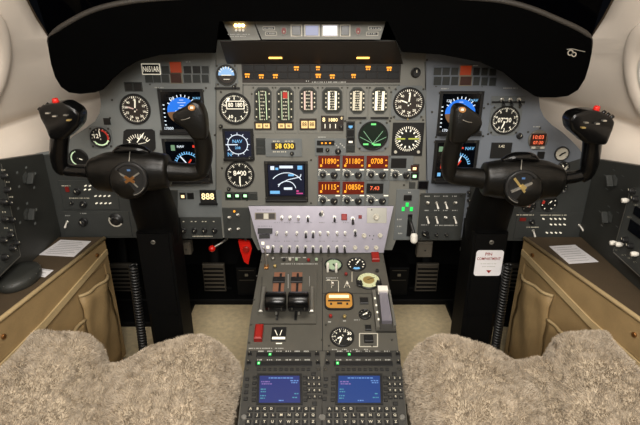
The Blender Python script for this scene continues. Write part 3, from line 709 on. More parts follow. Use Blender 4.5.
# warning caption row
c = Ctx(PANEL, 'warning_caption_row', 321.5, 73, 'long dark row of warning captions with a few lit amber', 'annunciator')
c.box('backing', 'hood_brown', 242, 63.5, 400.5, 82.5, 0.0002, 0.002)
for i in range(14):
    for r in range(2):
        x = 243.5+i*11.15; y = 65+r*7.2
        c.box('caption_light', 'tile_dark', x, y, x+10.5, y+6.6, 0.002, 0.004, 0.0006)
for (x, y, w) in [(247.5, 75.3, 5), (261.5, 76.2, 5), (275.5, 76.0, 5), (296.5, 68.2, 5), (318, 68, 4), (318.3, 75.6, 5.4), (332.3, 76.3, 5), (353.5, 75.8, 4.4), (368, 67.8, 5), (389, 68.6, 5)]:
    mb = MB().use('amber')
    c.strip(mb, x-w/2, y-2.0, x+w/2, y-0.3, 0.0043); c.strip(mb, x-w/2+0.4, y+0.5, x-0.5, y+2, 0.0043); c.strip(mb, x+0.4, y+0.5, x+w/2-0.5, y+2, 0.0043)
    c.obj('lit_caption', mb)

# ------------------------------------------------------------------ digital units and radios
c = Ctx(PANEL, 'digital_readout', 283, 147, 'small grey unit with yellow digits above the centre map display', 'instrument')
c.box('plate', 'panel_grey2', 265.5, 138.5, 302, 156.5, 0.0002, 0.003, 0.0006); c.box('screen', 'dial_brown', 271.5, 142.5, 295.5, 149.2, 0.003, 0.004)
c.text('digits', 'yellow_digit', '58 030', 284.5, 145.9, 5, 0.0043, sx=0.95); c.inst('knob', KNOB_S, 292, 153, 0.003)
mb = MB().use('mark_dim'); c.strip(mb, 273, 140.4, 281, 141.4, 0.0033); c.strip(mb, 285, 140.4, 294, 141.4, 0.0033); c.strip(mb, 273, 151, 287, 152, 0.0033); c.obj('engraved_legend', mb)
c = Ctx(PANEL, 'control_unit', 330, 147.5, 'small grey control unit with three amber dots above the first radio', 'instrument')
c.box('plate', 'panel_grey2', 315, 138.5, 346, 155.5, 0.0002, 0.003, 0.0006); c.box('screen', 'black', 317, 140.3, 334.5, 145, 0.003, 0.004)
mb = MB().use('amber')
for x in (322, 325.8, 330): c.strip(mb, x-0.9, 142, x+0.9, 143.5, 0.0043)
c.obj('digits', mb); c.box('push_button', 'tile_dark', 316.5, 147.4, 323, 151.8, 0.003, 0.006, 0.0006); c.inst('knob', KNOB_S, 327.5, 149.5, 0.003); c.inst('knob', KNOB_M, 338, 150.8, 0.003)
mb = MB().use('label_grey')
for i in range(6): c.strip(mb, 334+i*1.9, 143+(i % 3)*1.6, 335.2+i*1.9, 144.2+(i % 3)*1.6, 0.0033)
c.obj('engraved_legend', mb)
def radio(x, y, label, digits, kind='orange'):
    c = Ctx(PANEL, 'radio_unit', x+11.5, y+12, label, 'radio', 'radio control heads')
    c.box('case', 'panel_grey2', x, y, x+23.2, y+25.4, 0.0002, 0.003, 0.0006)
    if kind == 'orange':
        c.box('screen', 'orange_back', x+0.8, y+0.6, x+22.4, y+13.2, 0.003, 0.0042); t0, h, m = y+6.2, 5.4, 'orange_digit'
        c.text('digits', m, digits, x+11.2, t0, h, 0.0045, sx=0.78)
        mb = MB().use('orange_digit'); c.strip(mb, x+2.6, y+9.2, x+4.6, y+11.5, 0.0045); c.strip(mb, x+19.6, y+4.4, x+21.2, y+5.6, 0.0045); c.strip(mb, x+19.4, y+9.6, x+21.4, y+11, 0.0045); c.obj('digits', mb)
    elif kind == 'red':
        c.box('screen', 'black', x+0.8, y+2.5, x+17.5, y+12.6, 0.003, 0.0042); c.text('digits', 'led_red', digits, x+9, y+7.3, 3.8, 0.0045)
    else:
        c.box('screen', 'black', x+1.2, y+3, x+16.5, y+12.6, 0.003, 0.0042)
    c.inst('tuning_knob', KNOB_M, x+5.4, y+19.4, 0.003, 30); c.inst('tuning_knob', KNOB_L, x+16.6, y+19.8, 0.003, -40, sc=0.78)
    mb = MB().use('mark')
    for i in range(9):
        a = R(-100+200*i/8); c.strip(mb, x+5.4+4.1*math.sin(a)-0.35, y+19-4.1*math.cos(a)-0.35, x+5.4+4.1*math.sin(a)+0.35, y+19-4.1*math.cos(a)+0.35, 0.0033)
    c.strip(mb, x+10.2, y+18.5, x+12.2, y+19.6, 0.0033); c.strip(mb, x+18, y+14, x+22.5, y+15.2, 0.0033); c.strip(mb, x+1, y+14.2, x+3.5, y+15.1, 0.0033)
    c.obj('engraved_legend', mb)
radio(317.5, 154.8, 'orange-lit radio in the upper row, under the unit with amber dots', '11890')
radio(341.6, 154.8, 'orange-lit radio in the middle of the upper row', '31180')
radio(365.6, 154.8, 'orange-lit radio in the upper row, beside the dark unlit one', '0708')
radio(389.6, 155, 'unlit radio with blank black window at the end of the upper row', '', 'blank')
radio(317.5, 180.6, 'orange-lit radio at the start of the lower row', '11115')
radio(341.6, 180.6, 'orange-lit radio in the lower row, next to the red-digit one', '10850')
radio(365.6, 180.6, 'radio with dim red digits ending the lower row', '7.43', 'red')

# gear handle and right switch panel
c = Ctx(PANEL, 'landing_gear_panel', 408, 215, 'landing gear lever with white knob under three green lights', 'control lever')
c.box('plate', 'panel_grey2', 395, 189, 417.5, 239.5, 0.0002, 0.0025, 0.0006); c.box('push_button', 'tile_dark', 403.5, 194.5, 411.5, 200, 0.0025, 0.006, 0.0006)
for (x, y) in [(407, 204.2), (403, 208.6), (411.2, 208.6)]: c.box('green_light', 'green_lamp', x-1.4, y-1.9, x+1.4, y+1.9, 0.0025, 0.005, 0.0005)
c.box('lever_slot', 'black', 407, 214, 411.5, 236, 0.0025, 0.0030)
a, b = c.P(409.3, 217); a2, b2 = c.P(411, 231)
c.obj('lever_arm', MB().use('bezel_black').tube([(a, b, 0.003), (a, b-0.005, 0.03), (a2, b2+0.012, 0.05)], [0.0045]*3, seg=10))
c.obj('lever_knob', MB().use('white').tube([(a2, b2+0.014, 0.047), (a2, b2+0.008, 0.05), (a2, b2-0.006, 0.053), (a2, b2-0.012, 0.053)], [0.007, 0.0105, 0.0105, 0.007], seg=16, sub=4))
mb = MB().use('label_grey')
for (x0, y, x1) in [(397, 219, 402), (397, 226, 401), (398, 233, 402)]: c.strip(mb, x0, y-0.6, x1, y+0.6, 0.0028)
c.obj('engraved_legend', mb)
c = Ctx(PANEL, 'switch_panel', 441, 216, 'grey switch panel with eight white toggles beneath the right displays', 'control panel')
c.box('plate', 'panel_dark', 418.5, 193, 463, 240, 0.0002, 0.003, 0.0008)
for r, y in enumerate((202.5, 217.2)):
    for i, x in enumerate((427.3, 436.3, 445.3, 454.6)): c.inst('toggle_switch', TOG_WDN if (i+r) % 3 else TOG_UP, x-0.4*r, y, 0.003, 10)
c.inst('knob', KNOB_WING, 425, 233, 0.003, 50); c.inst('knob', KNOB_S, 436, 234, 0.003); c.inst('knob', KNOB_S, 446, 234, 0.003)
mb = MB().use('label_grey')
for y in (195.8, 210): 
    for x in (427, 436.5, 445.5, 454.5): c.strip(mb, x-2.5, y-0.5, x+2.5, y+0.5, 0.0033)
c.strip(mb, 421, 224, 428, 225, 0.0033); c.strip(mb, 435, 224.4, 457, 225.4, 0.0033); c.obj('engraved_legend', mb)
for (x, y) in [(420.5, 195), (461, 195), (461, 238), (420.5, 238)]: c.inst('mounting_screw', SCREW, x, y, 0.003)
for y in (192, 200, 208, 218, 228): P.inst('knob', KNOB_S, 468.5, y, 0.001)
# black knob right of the plate, three small switches above right altimeter
P.inst('knob', KNOB_L, 415.5, 72.5, 0.0)
c = Ctx(PANEL, 'switch_panel', 509, 101, 'short bar of three black switches above the right altimeter', 'control panel')
c.box('plate', 'panel_grey2', 491, 96, 525, 105, 0.0002, 0.002, 0.0005); c.box('rail', 'black', 491.5, 101, 524.5, 103, 0.002, 0.004)
for x in (501.5, 509.5, 518): c.inst('toggle_switch', TOG_DN, x, 99.5, 0.004, 0, sc=1.15)
# lower left knob panel and four-switch panel
c = Ctx(PANEL, 'switch_panel', 200, 228, 'lower left panel with a row of four dark knobs beside the yoke column', 'control panel')
c.box('plate', 'panel_dark', 178.5, 216.5, 222, 238, 0.0023, 0.005, 0.0008)
for x in (184, 195, 205, 215): c.inst('knob', KNOB_M, x, 229.5, 0.005, random.uniform(-60, 60))
mb = MB().use('mark_dim')
for x in (180, 184, 192, 196, 203, 206, 214): c.strip(mb, x-0.8, 220.4, x+0.8, 221.2, 0.0053)
c.strip(mb, 193, 235, 213, 236, 0.0053); c.obj('engraved_legend', mb)
c = Ctx(PANEL, 'switch_panel', 236, 223, 'small panel with four white toggles and an amber lamp left of the silver panel', 'control panel')
c.box('plate', 'panel_dark', 223.5, 207.5, 250.5, 238, 0.0002, 0.003, 0.0008)
for (x, y) in [(230, 217), (238.5, 214.5), (230.5, 229), (239, 228.5)]: c.inst('toggle_switch', TOG_UP, x, y, 0.003, 0)
c.obj('amber_lamp', MB().use('amber').cyl(0, 0, 0.003, 0.003, 0.007, 12, ch=0.001), loc=(*c.P(234.5, 210.8), 0))
c = Ctx(PANEL, 'lit_counter', 208, 196, 'small lit three-digit counter under the left navigation display', 'instrument')
c.box('case', 'bezel_black', 200.5, 189.5, 216.5, 203, 0.0023, 0.006, 0.001); c.text('digits', 'warm_digit', '888', 208.2, 196, 6.4, 0.0063, sx=0.9); c.box('lower_lip', 'black', 200, 202.5, 218, 204, 0.0023, 0.010)
# lower left pilot panel: audio switches
c = Ctx(PANEL, 'switch_panel', 92, 192, 'dark panel with knobs and rows of tiny white keys below the left yoke', 'control panel')
c.box('plate', 'panel_dark', 62, 180, 118, 209, 0.0024, 0.005, 0.0008)
c.inst('knob', KNOB_L, 78.5, 190.5, 0.005, 20, sc=0.8); c.inst('knob', KNOB_S, 73, 202, 0.005); c.inst('knob', KNOB_L, 84.5, 203.5, 0.005, -40, sc=0.8); c.box('push_button', 'red_dark', 66.5, 186, 70, 191, 0.005, 0.008)
mb = MB().use('mark_dim')
for (x0, y, x1) in [(62.5, 185.2, 72), (70, 197.5, 90)]: c.strip(mb, x0, y-0.5, x1, y+0.5, 0.0053)
c.obj('engraved_legend', mb)
KEYW = MB().use('mark').box(-0.0030, 0.0030, -0.0017, 0.0017, 0, 0.004, 0.0005).mesh('key')
for (y, xs) in ((185, (86.5, 91, 95.5)), (188.8, (86, 90.5)), (195.2, (96.5, 101, 105.5, 110)), (202.4, (97.5, 102, 106.5, 111))):
    for x in xs: c.inst('key', KEYW, x, y, 0.005, 25)
c = Ctx(PANEL, 'switch_panel', 98, 222, 'dark panel with one round knob and a small toggle above the left armrest', 'control panel')
c.box('plate', 'panel_dark', 64, 211, 131, 236, 0.0024, 0.005, 0.0008); c.inst('toggle_switch', TOG_WDN, 68+53*0, 221, 0.005); c.inst('knob', KNOB_L, 84.5, 221, 0.005, 10)
mb = MB().use('label_grey'); c.strip(mb, 81, 212.2, 88, 213.2, 0.0053); c.strip(mb, 66, 214.5, 71, 215.4, 0.0053); c.obj('engraved_legend', mb)
k = c.k; c.obj('dome_lamp_rim', MB().use('offwhite').arc(0, 0, 5.6*k, 7.0*k, 120, 300, 0.0075, 20), loc=(*c.P(116.5, 219.5), 0)); c.obj('dome_lamp', MB().use('bezel_black').lathe([(7.4*k, 0.005), (7.2*k, 0.007), (5*k, 0.0072), (3*k, 0.012)], seg=28), loc=(*c.P(116.5, 219.5), 0)); c.inst('knob', KNOB_S, 113.5, 217, 0.010)
# lower right pilot panel
c = Ctx(PANEL, 'switch_panel', 552, 222, 'dark panel with rows of tiny white keys below the right yoke', 'control panel')
c.box('plate', 'panel_dark', 515, 212, 582, 238, 0.0024, 0.005, 0.0008)
for (y, xs) in ((218, (542.5, 550, 554.5, 559, 563.5)), (223.6, (550, 554.5, 559, 563.5)), (231.8, (546, 550.5, 555, 559.5))):
    for x in xs: c.inst('key', KEYW, x, y, 0.005, -25)
c.inst('knob', KNOB_M, 531, 221, 0.005, 50); c.inst('toggle_switch', TOG_WDN, 532.5, 230, 0.005); c.inst('toggle_switch', TOG_WDN, 578.5, 224.5, 0.005, 30); c.box('push_button', 'red_dark', 519, 217, 525, 220, 0.005, 0.008)
mb = MB().use('mark_dim'); c.strip(mb, 516, 213.8, 533, 214.7, 0.0053); c.strip(mb, 526, 226, 538, 226.9, 0.0053); c.strip(mb, 540, 214, 566, 214.8, 0.0053); c.obj('engraved_legend', mb)

# ------------------------------------------------------------------ glareshield hood
G = Ctx(HOODF, 'glareshield', 320, 60, 'black felt glareshield hood arching over the whole instrument panel', 'glareshield')
outer = [(48, 38), (48.5, 50), (51, 64), (55, 77), (61, 87), (69, 92.5), (80, 94)]
outer_top = [(48, 38), (58, 29), (70, 21.5), (84, 14), (100, 8), (122, 3), (150, -0.5), (200, -3.5), (260, -5), (320, -5.5), (380, -5), (440, -3.5), (490, -0.5), (516, 4), (538, 11), (558, 19.5), (575, 27), (587, 34), (592, 40)]
outer_r = [(592, 40), (592, 52), (589, 66), (585, 79), (578, 90), (568, 96), (556, 97.5)]
inner = [(95, 92.5), (102, 90), (111, 79.5), (124, 68.5), (140, 60), (160, 55), (190, 53), (215, 53), (219, 21.5), (388, 21.5), (402, 52), (440, 54.5), (480, 62), (505, 73), (524, 88.5), (536, 96.5), (540, 97.5)]
loop_out = outer[::-1]+outer_top[1:]+outer_r[1:]
pf = [G.P(*p) for p in loop_out]; pi = [G.P(*p) for p in inner]
mb = MB().use('black_felt')
ring = pf+pi[::-1]
mb.prism(ring, -0.012, 0.0)
# outer skin back to the windscreen, inner skin back to the panel
n = len(pf); D = 0.50
back = []
for (x, y) in pf:
    xx = x*0.93; back.append((xx, y-0.012))
vs = [(p[0], p[1], -0.006) for p in pf]+[(p[0]*0.985, p[1], -0.16) for p in pf]+[(b[0], b[1], -D) for b in back]
k0 = 5; fs = []
for lay in (0, n):
    for i in range(n-1):
        if lay == n and (i < k0 or i >= n-1-k0): continue
        fs.append((lay+i, lay+i+1, lay+n+i+1, lay+n+i))
mb.add(vs, fs)
inb = []
for (x, y) in inner:
    d = 2.0; inb.append(PANEL.world(x+(-d if x < 320 else d)*(1 if y > 50 else 0.3), y-2.5))
m_inv = G.e.matrix_world.inverted()
ib = [m_inv @ p for p in inb]
n = len(pi)
mb.add([(p[0], p[1], -0.004) for p in pi]+[(p.x, p.y, p.z+0.004) for p in ib], [(i, n+i, n+i+1, i+1) for i in range(n-1)])
G.obj('hood', mb)
rp = [(*G.P(*p), -0.004) for p in outer[::-1][3:]+outer_top[1:]+outer_r[1:-3]]
G.obj('rolled_edge', MB().use('hood_roll').tube(rp, [0.0015]*3+[0.0035]+[0.0065]*(len(rp)-8)+[0.0035]+[0.0015]*3, seg=10, sub=3))
# small metal clip on the right of the hood
cl = Ctx(HOODF, 'hood_clip', 571, 53, 'small wire clip hanging on the right end of the black hood', 'clip', w=0.001)
cl.obj('ring', MB().use('chrome').ring(-0.003, 0.001, 0.0045, 0.0066, 0.0, 0.003, 18)); cl.obj('ring', MB().use('chrome').ring(0.006, -0.003, 0.0035, 0.0054, 0.0, 0.003, 18))
cl.obj('wire', MB().use('chrome').tube([(-0.012, 0.008, 0.002), (0, 0.009, 0.003), (0.014, 0.006, 0.003), (0.03, 0.003, 0.002)], [0.0009]*4, seg=6))
# slanted brown under-plate with two flood slots
p0 = Frame((0, -0.10, 0), (1, 0, 0), (0, 0, 1)).world(320, 41); p1 = PANEL.world(320, 64.5)
UND = Frame(p1, (1, 0, 0), (p0-p1)*-1 if (p0-p1).z < 0 else (p0-p1))
ua, ub = UND.uv(318, 54)
def UL(x, y): a, b = UND.uv(x, y); return (a-ua, b-ub)
up = solo('under_plate', MB().use('hood_brown').prism([UL(*q) for q in ((220, 41), (396, 41), (403, 63), (227, 63))], -0.002, 0.0), parent=G.e, mw=G.e.matrix_world.inverted() @ UND.mat(ua, ub, 0.002))
up['label'] = 'dark brown sloping plate with two glowing slots'
for x in (275.5, 363):
    a, b = UL(x-6.5, 57.6); a2, b2 = UL(x+6.5, 56.2); solo('flood_slot', MB().use('flood_slot').box(a, a2, b, b2, 0.0002, 0.0014), parent=up)
# autopilot controller bar
CTL = Frame(Frame((0, -0.105, 0), (1, 0, 0), (0, 0, 1)).world(305, 31), (1, 0, 0), (0, 0.12, 1))
c = Ctx(CTL, 'autopilot_controller', 305, 31, 'grey mode control bar with backlit square buttons under the hood centre', 'control panel')
c.poly('faceplate', 'panel_warm', [(222, 20), (253, 20), (260.5, 40), (232, 40.5)], -0.02, 0.002)
c.poly('faceplate', 'panel_warm', [(254, 20), (386, 20), (380, 39.5), (262, 39.5)], -0.02, 0.004)
for (x0, x1, m) in [(291.5, 301.5, 'tile_dark'), (305, 319, 'blue_tile'), (322.5, 337.5, 'white_tile'), (340.5, 349.5, 'tile_dark')]:
    c.box('button_frame', 'offwhite', x0-0.8, 24.6, x1+0.8, 36.6, 0.004, 0.006); c.box('square_button', m, x0+0.6, 26, x1-0.6, 35.6, 0.006, 0.009, 0.0008)
for x in (284, 358): c.obj('round_button', MB().use('dark_steel').ring(0, 0, 0.0056, 0.0072, 0.004, 0.008, 18, ry=1.3).use('red_dark').cyl(0, 0, 0.0055, 0.004, 0.007, 16, ry=1.3).use('offwhite').cyl(0, -0.002, 0.0018, 0.007, 0.0074, 10), loc=(*c.P(x, 31), 0))
for (x0, y0, x1, y1) in [(263, 26.5, 275, 30.3), (265.5, 31.8, 277, 35.6), (368, 26.5, 381, 30.3), (366, 32, 378, 35.8)]:
    c.box('display_frame', 'offwhite', x0, y0, x1, y1, 0.004, 0.005); c.box('display_field', 'dial_black', x0+0.6, y0+0.6, x1-0.6, y1-0.6, 0.005, 0.0054)
    mb = MB().use('label_grey'); c.strip(mb, x0+1.5, y0+1.3, x1-1.5, y1-1.3, 0.0057); c.obj('digits', mb)
for x in (236, 239.6, 243.2): c.obj('map_lamp', MB().use('spot_lamp').lathe([(0.0036, 0.002), (0.0036, 0.006), (0.0022, 0.008)], seg=14, smooth=False), loc=(*c.P(x, 25.6), 0))
for x in (236.5, 240, 243.5): c.obj('push_button', MB().use('white').cyl(0, 0, 0.0028, 0.002, 0.006, 12), loc=(*c.P(x, 30.5), 0))
mb = MB().use('label_grey'); c.strip(mb, 228, 34, 250, 34.8, 0.0023); c.strip(mb, 230, 36, 246, 36.7, 0.0023); c.obj('engraved_legend', mb)

# ------------------------------------------------------------------ silver centre switch panel
c = Ctx(SILV, 'switch_panel', 322, 230, 'bright silver switch panel with three rows of toggles above the throttles', 'control panel')
c.poly('faceplate', 'silver', [(248.5, 206), (393.5, 206), (389, 226), (383.5, 252.5), (262, 252.5), (255, 230)], 0.0, 0.003)
c.poly('housing', 'panel_dark', [(248.5, 205.5), (393.5, 205.5), (389, 226), (383.5, 253.5), (262, 253.5), (255, 230)], -0.008, -0.0002)
c.box('annunciator', 'tile_frame', 255, 212.5, 276, 219.5, 0.003, 0.005, 0.0006); c.box('annunciator_lens', 'dial_brown', 256, 213.3, 263.5, 218.7, 0.005, 0.0056); c.box('annunciator_lens', 'offwhite', 264, 213.3, 268.5, 218.7, 0.005, 0.0056); c.box('annunciator_lens', 'dial_brown', 269, 213.3, 275, 218.7, 0.005, 0.0056)
for i, x in enumerate((282, 290, 298.5, 308, 334.5)): c.inst('toggle_switch', (TOG_CH, TOG_CH, TOG_CH, TOG_DN, TOG_DN)[i], x, 217, 0.003)
c.inst('toggle_switch', TOG_UP, 322, 214.5, 0.003, 0, sc=1.2); c.obj('black_button', MB().use('bezel_black').cyl(0, 0, 0.006, 0.003, 0.012, 16, ch=0.001), loc=(*c.P(321, 214), 0))
c.box('red_guard', 'red', 341.3, 213.6, 346.8, 219.8, 0.003, 0.012, 0.0015); c.inst('toggle_switch', TOG_DN, 352.6, 218.5, 0.003, 0, sc=1.25); c.box('red_switch', 'red_dark', 358.3, 215, 361.6, 218.4, 0.003, 0.009, 0.001)
c.box('selector_plate', 'steel', 366.8, 207.6, 386.5, 223, 0.003, 0.0042, 0.0004); c.inst('selector_knob', KNOB_GREY, 376, 217, 0.0042, 60); c.obj('selector_dot', MB().use('black').cyl(0, 0, 0.002, 0.0042, 0.005, 10), loc=(*c.P(371.5, 209.7), 0))
c.box('black_slot', 'black', 258, 228, 272.5, 233.5, 0.003, 0.009, 0.001); c.box('black_slot', 'bezel_black', 259.5, 234, 270, 238, 0.003, 0.012, 0.001)
for i, x in enumerate((277, 286.5, 297, 306, 313.2, 320, 328, 337, 345, 355)):
    c.inst('toggle_switch', (TOG_CH, TOG_CH, TOG_CH, TOG_DN, TOG_DN, TOG_CH, TOG_CH, TOG_CH, TOG_CH, TOG_DN)[i], x, 232.5 if i not in (9,) else 231, 0.003, 0, sc=(1.1 if i in (3, 4, 9) else 0.9))
for (x, y) in ((364, 235.5), (380, 235.3)): c.inst('selector_knob', KNOB_GREY, x, y, 0.003, 40, sc=0.75)
for (x, y) in ((369.6, 235.6), (373.5, 235.6), (372.5, 239)): c.obj('indicator_dot', MB().use('black').cyl(0, 0, 0.0018, 0.003, 0.004, 10), loc=(*c.P(x, y), 0))
for i, x in enumerate((273, 281.5, 289.5, 297.5, 305.5, 313, 321, 328.5, 337, 344.5)): c.inst('toggle_switch', TOG_DN, x, 247, 0.003, 0, sc=1.15)
for x in (355, 366.5, 376): c.inst('selector_knob', KNOB_GREY, x, 247.5, 0.003, 20, sc=0.7)
mb = MB().use('ink')
for y in (222.5, 241): 
    for x in (277, 287, 297, 309, 322, 335, 346): c.strip(mb, x-3, y-0.4, x+3, y+0.4, 0.0033)
c.strip(mb, 257, 209.5, 274, 210.3, 0.0033); c.strip(mb, 258, 225.6, 273, 226.4, 0.0033); c.obj('engraved_legend', mb)
mb = MB().use('mark')
for (x, y, w) in [(263, 243, 3), (268, 247, 3)]: c.strip(mb, x-w/2, y-1.5, x+w/2, y+1.5, 0.0035)
c.obj('engraved_legend', mb)

# ------------------------------------------------------------------ pedestal
p = Ctx(PED, 'center_pedestal', 322, 300, 'grey sloping centre pedestal between the two fleece seats', 'pedestal')
edge = [(262, 253), (383, 253), (389, 285), (395, 320), (399, 352), (405, 398), (409, 440), (236, 440), (240.5, 400), (246, 352), (250, 320), (256, 285)]
p.poly('deck', 'pedestal_grey', edge, -0.02, 0.0)
# body box down to the floor
mi = p.e.matrix_world.inverted(); pts = [PED.world(*q) for q in edge]
top = [(q.x*0.985, q.y, q.z-0.022) for q in pts]; bot = [(q.x*0.95, q.y, 0.001) for q in pts]
n = len(top); mb = MB().use('pedestal_dark').add([mi @ Vector(q) for q in top]+[mi @ Vector(q) for q in bot], [tuple(range(n))[::-1], tuple(range(n, 2*n))]+[(i, (i+1) % n, n+(i+1) % n, n+i) for i in range(n)])
p.obj('body', mb)
mb = MB().use('black')
for a in [(322.5, 258, 322.5, 351), (247, 351, 399, 351), (322, 293.5, 371, 293.5), (262, 277, 262, 330)]: p.line(mb, *a, 0.6, 0.0004)
p.obj('plate_joint', mb)
for (x, y) in [(261, 262), (257, 276), (254, 300), (251, 325), (249, 343), (322, 262), (325, 300), (326, 325), (322, 340), (329, 346), (372, 346), (392, 340), (390, 300), (360, 258), (384, 262)]: p.inst('deck_screw', SCREW, x, y, 0.0)
# coloured push buttons in a row at the top left of the deck
for (x, y, m) in [(273, 259.2, 'chrome'), (284, 260.5, 'bezel_black'), (290, 260.5, 'offwhite'), (296.5, 260.5, 'mint_face'), (308.5, 261, 'red'), (316.5, 260.5, 'mint_face'), (275, 267, 'gold_paint'), (346, 275, 'red_dark'), (377, 271.5, 'bezel_black'), (330.5, 317, 'red'), (344.5, 317.5, 'gold_paint')]:
    p.obj('push_button', MB().use('dark_steel').cyl(0, 0, 0.0052, 0.0, 0.002, 14).use(m).cyl(0, 0, 0.0042, 0.002, 0.008, 14, ch=0.001), loc=(*p.P(x, y), 0))
p.box('red_button', 'red', 371.5, 254.5, 379, 262, 0.0, 0.012, 0.002)
mb = MB().use('label_grey')
for (x0, y, x1) in [(281, 257.6, 301, ), (303, 257.6, 306), (281, 264, 318), (326, 278, 338), (249, 348.4, 272), (275, 348.4, 284), (327, 279.8, 330), (343, 321, 346), (328, 322, 331), (332, 349.5, 337), (342, 349.5, 347), (353, 349.5, 358), (364, 349.5, 369), (354, 320, 360)]: p.strip(mb, x0, y-0.4, x1, y+0.5, 0.0005)
p.obj('engraved_legend', mb)
mb = MB().use('mark_dim')
for a in [(326, 280.5, 338, 280.5), (331.5, 281, 331.5, 288), (338.5, 281, 338.5, 292), (344, 288, 347, 281), (347, 281, 350, 288), (352, 272, 352, 282)]: p.line(mb, *a, 0.6, 0.0006)
p.obj('engraved_diagram', mb)
for (x, y) in ((327.7, 272), (336.2, 272.5)): p.obj('white_lever', MB().use('white').tube([(0, 0, 0.0), (0, 0.003, 0.02), (0, 0.006, 0.030)], [0.0035, 0.0038, 0.003], seg=10), loc=(*p.P(x, y), 0))
for (x, y) in ((332.5, 285), (347, 285.5)): p.inst('toggle_switch', TOG_WDN, x, y)
# metal hook lever at the top left
a, b = p.P(266.5, 268)
p.obj('hook_lever', MB().use('chrome').tube([(a, b, 0), (a-0.001, b+0.01, 0.03), (a-0.002, b+0.014, 0.055), (a-0.008, b+0.016, 0.062)], [0.0028, 0.0024, 0.0024, 0.003], seg=10).tube([(a-0.001, b+0.012, 0.038), (a+0.008, b+0.012, 0.038)], [0.0024, 0.0028], seg=8, sub=1))
p.obj('hook_base', MB().use('bronze').box(a-0.006, a+0.006, b-0.008, b+0.008, 0, 0.008, 0.001))
# black placard window and red guarded switch beside the throttles
p.box('red_guard', 'red', 255, 327.5, 263, 342, 0.0, 0.016, 0.003)
p.box('warning_window', 'black', 271.5, 328, 286, 341.5, 0.0, 0.004, 0.0006)
mb = MB().use('mark'); p.strip(mb, 272.4, 338, 285.2, 340.4, 0.0043); p.line(mb, 275, 331, 277.5, 336.5, 0.6, 0.0043); p.line(mb, 282, 331, 280, 336.5, 0.6, 0.0043); p.strip(mb, 276, 343, 282, 344, 0.0005); p.obj('lit_legend', mb)
p.box('square_button', 'black', 364, 336.5, 373, 343, 0.0, 0.008, 0.0015)
mb = MB().use('offwhite')
for a in [(359.5, 333.6, 377.5, 333.6), (359.5, 346.8, 377.5, 346.8), (359.5, 333.6, 359.5, 346.8), (377.5, 333.6, 377.5, 346.8)]: p.line(mb, *a, 0.9, 0.0006)
p.obj('button_outline', mb)
for (x0, y0, x1, y1) in [(360, 298.5, 368, 304.5), (365, 326, 371, 331)]: p.box('square_button', 'tile_dark', x0, y0, x1, y1, 0.0, 0.006, 0.001)

# throttle quadrant
t = Ctx(PED, 'throttle_quadrant', 287, 300, 'throttle quadrant with two black cylinder grips on the pedestal', 'throttle')
t.poly('plate', 'pedestal_grey', [(263.5, 271), (317, 271), (316, 325), (259, 325)], 0.0003, 0.006)
for (xa, xb) in ((273.5, 284.5), (291.5, 302)):
    t.box('lever_slot', 'copper_slot', xa, 274, xb, 296, 0.006, 0.0066); t.box('slot_gap', 'black', (xa+xb)/2-1.2, 275, (xa+xb)/2+1.2, 322, 0.0066, 0.007)
    t.box('latch', 'black', xa-0.5, 279.5, xb+0.5, 285, 0.007, 0.012, 0.001)
mb = MB().use('chrome'); t.line(mb, 288.3, 276, 288.3, 290, 0.9, 0.0068); t.line(mb, 309.5, 278, 309.5, 288, 0.7, 0.0068); t.obj('divider_rail', mb)
for (x0, x1) in ((260.5, 264.5), (309.8, 314)): t.box('side_cheek', 'steel', x0, 291, x1, 316, 0.006, 0.020, 0.003)
def lever(x0, x1):
    xm = (x0+x1)/2; a0, b0 = t.P(xm, 317); h = 0.048
    # grip axis drawn where the photograph shows it, standing h above the deck
    F2 = Frame(PED.o+PED.n*h, PED.u, PED.v); q0 = F2.world(x0, 301.5); q1 = F2.world(x1, 301.5); mi2 = t.e.matrix_world.inverted(); q0 = mi2 @ q0; q1 = mi2 @ q1
    q = (q0+q1)/2
    L = t.obj('lever', MB().use('dark_steel').tube([(q.x, b0+0.012, 0.004), (q.x, (b0+0.012+q.y)/2, 0.024), (q.x, q.y, h-0.006)], [(0.005, 0.009)]*3, seg=10, sub=2))
    r = 0.0250; ln = (q1-q0).x/2
    mb = MB().use('yoke_gloss'); pr = [(r*0.75, -ln), (r*0.95, -ln+0.0015), (r, -ln+0.004), (r, ln-0.004), (r*0.95, ln-0.0015), (r*0.75, ln)]
    mb.lathe(pr, seg=28); mb.v = [(z, x, y) for (x, y, z) in mb.v]; g = t.obj('grip', mb, parent=L, loc=tuple(q))
    for s in (-1, 1): t.obj('grip_band', MB().use('dark_steel').box(-0.0015, 0.0015, -r-0.0004, -r+0.004, -0.004, 0.004), parent=L, loc=(q.x+s*ln*0.6, q.y, q.z))
    t.obj('trigger', MB().use('chrome').box(-0.0025, 0.0025, -0.006, 0.0, -0.004, 0.010, 0.001), parent=L, loc=(q.x, b0+0.006, 0.012))
lever(265.3, 286.2); lever(288.2, 309.0)
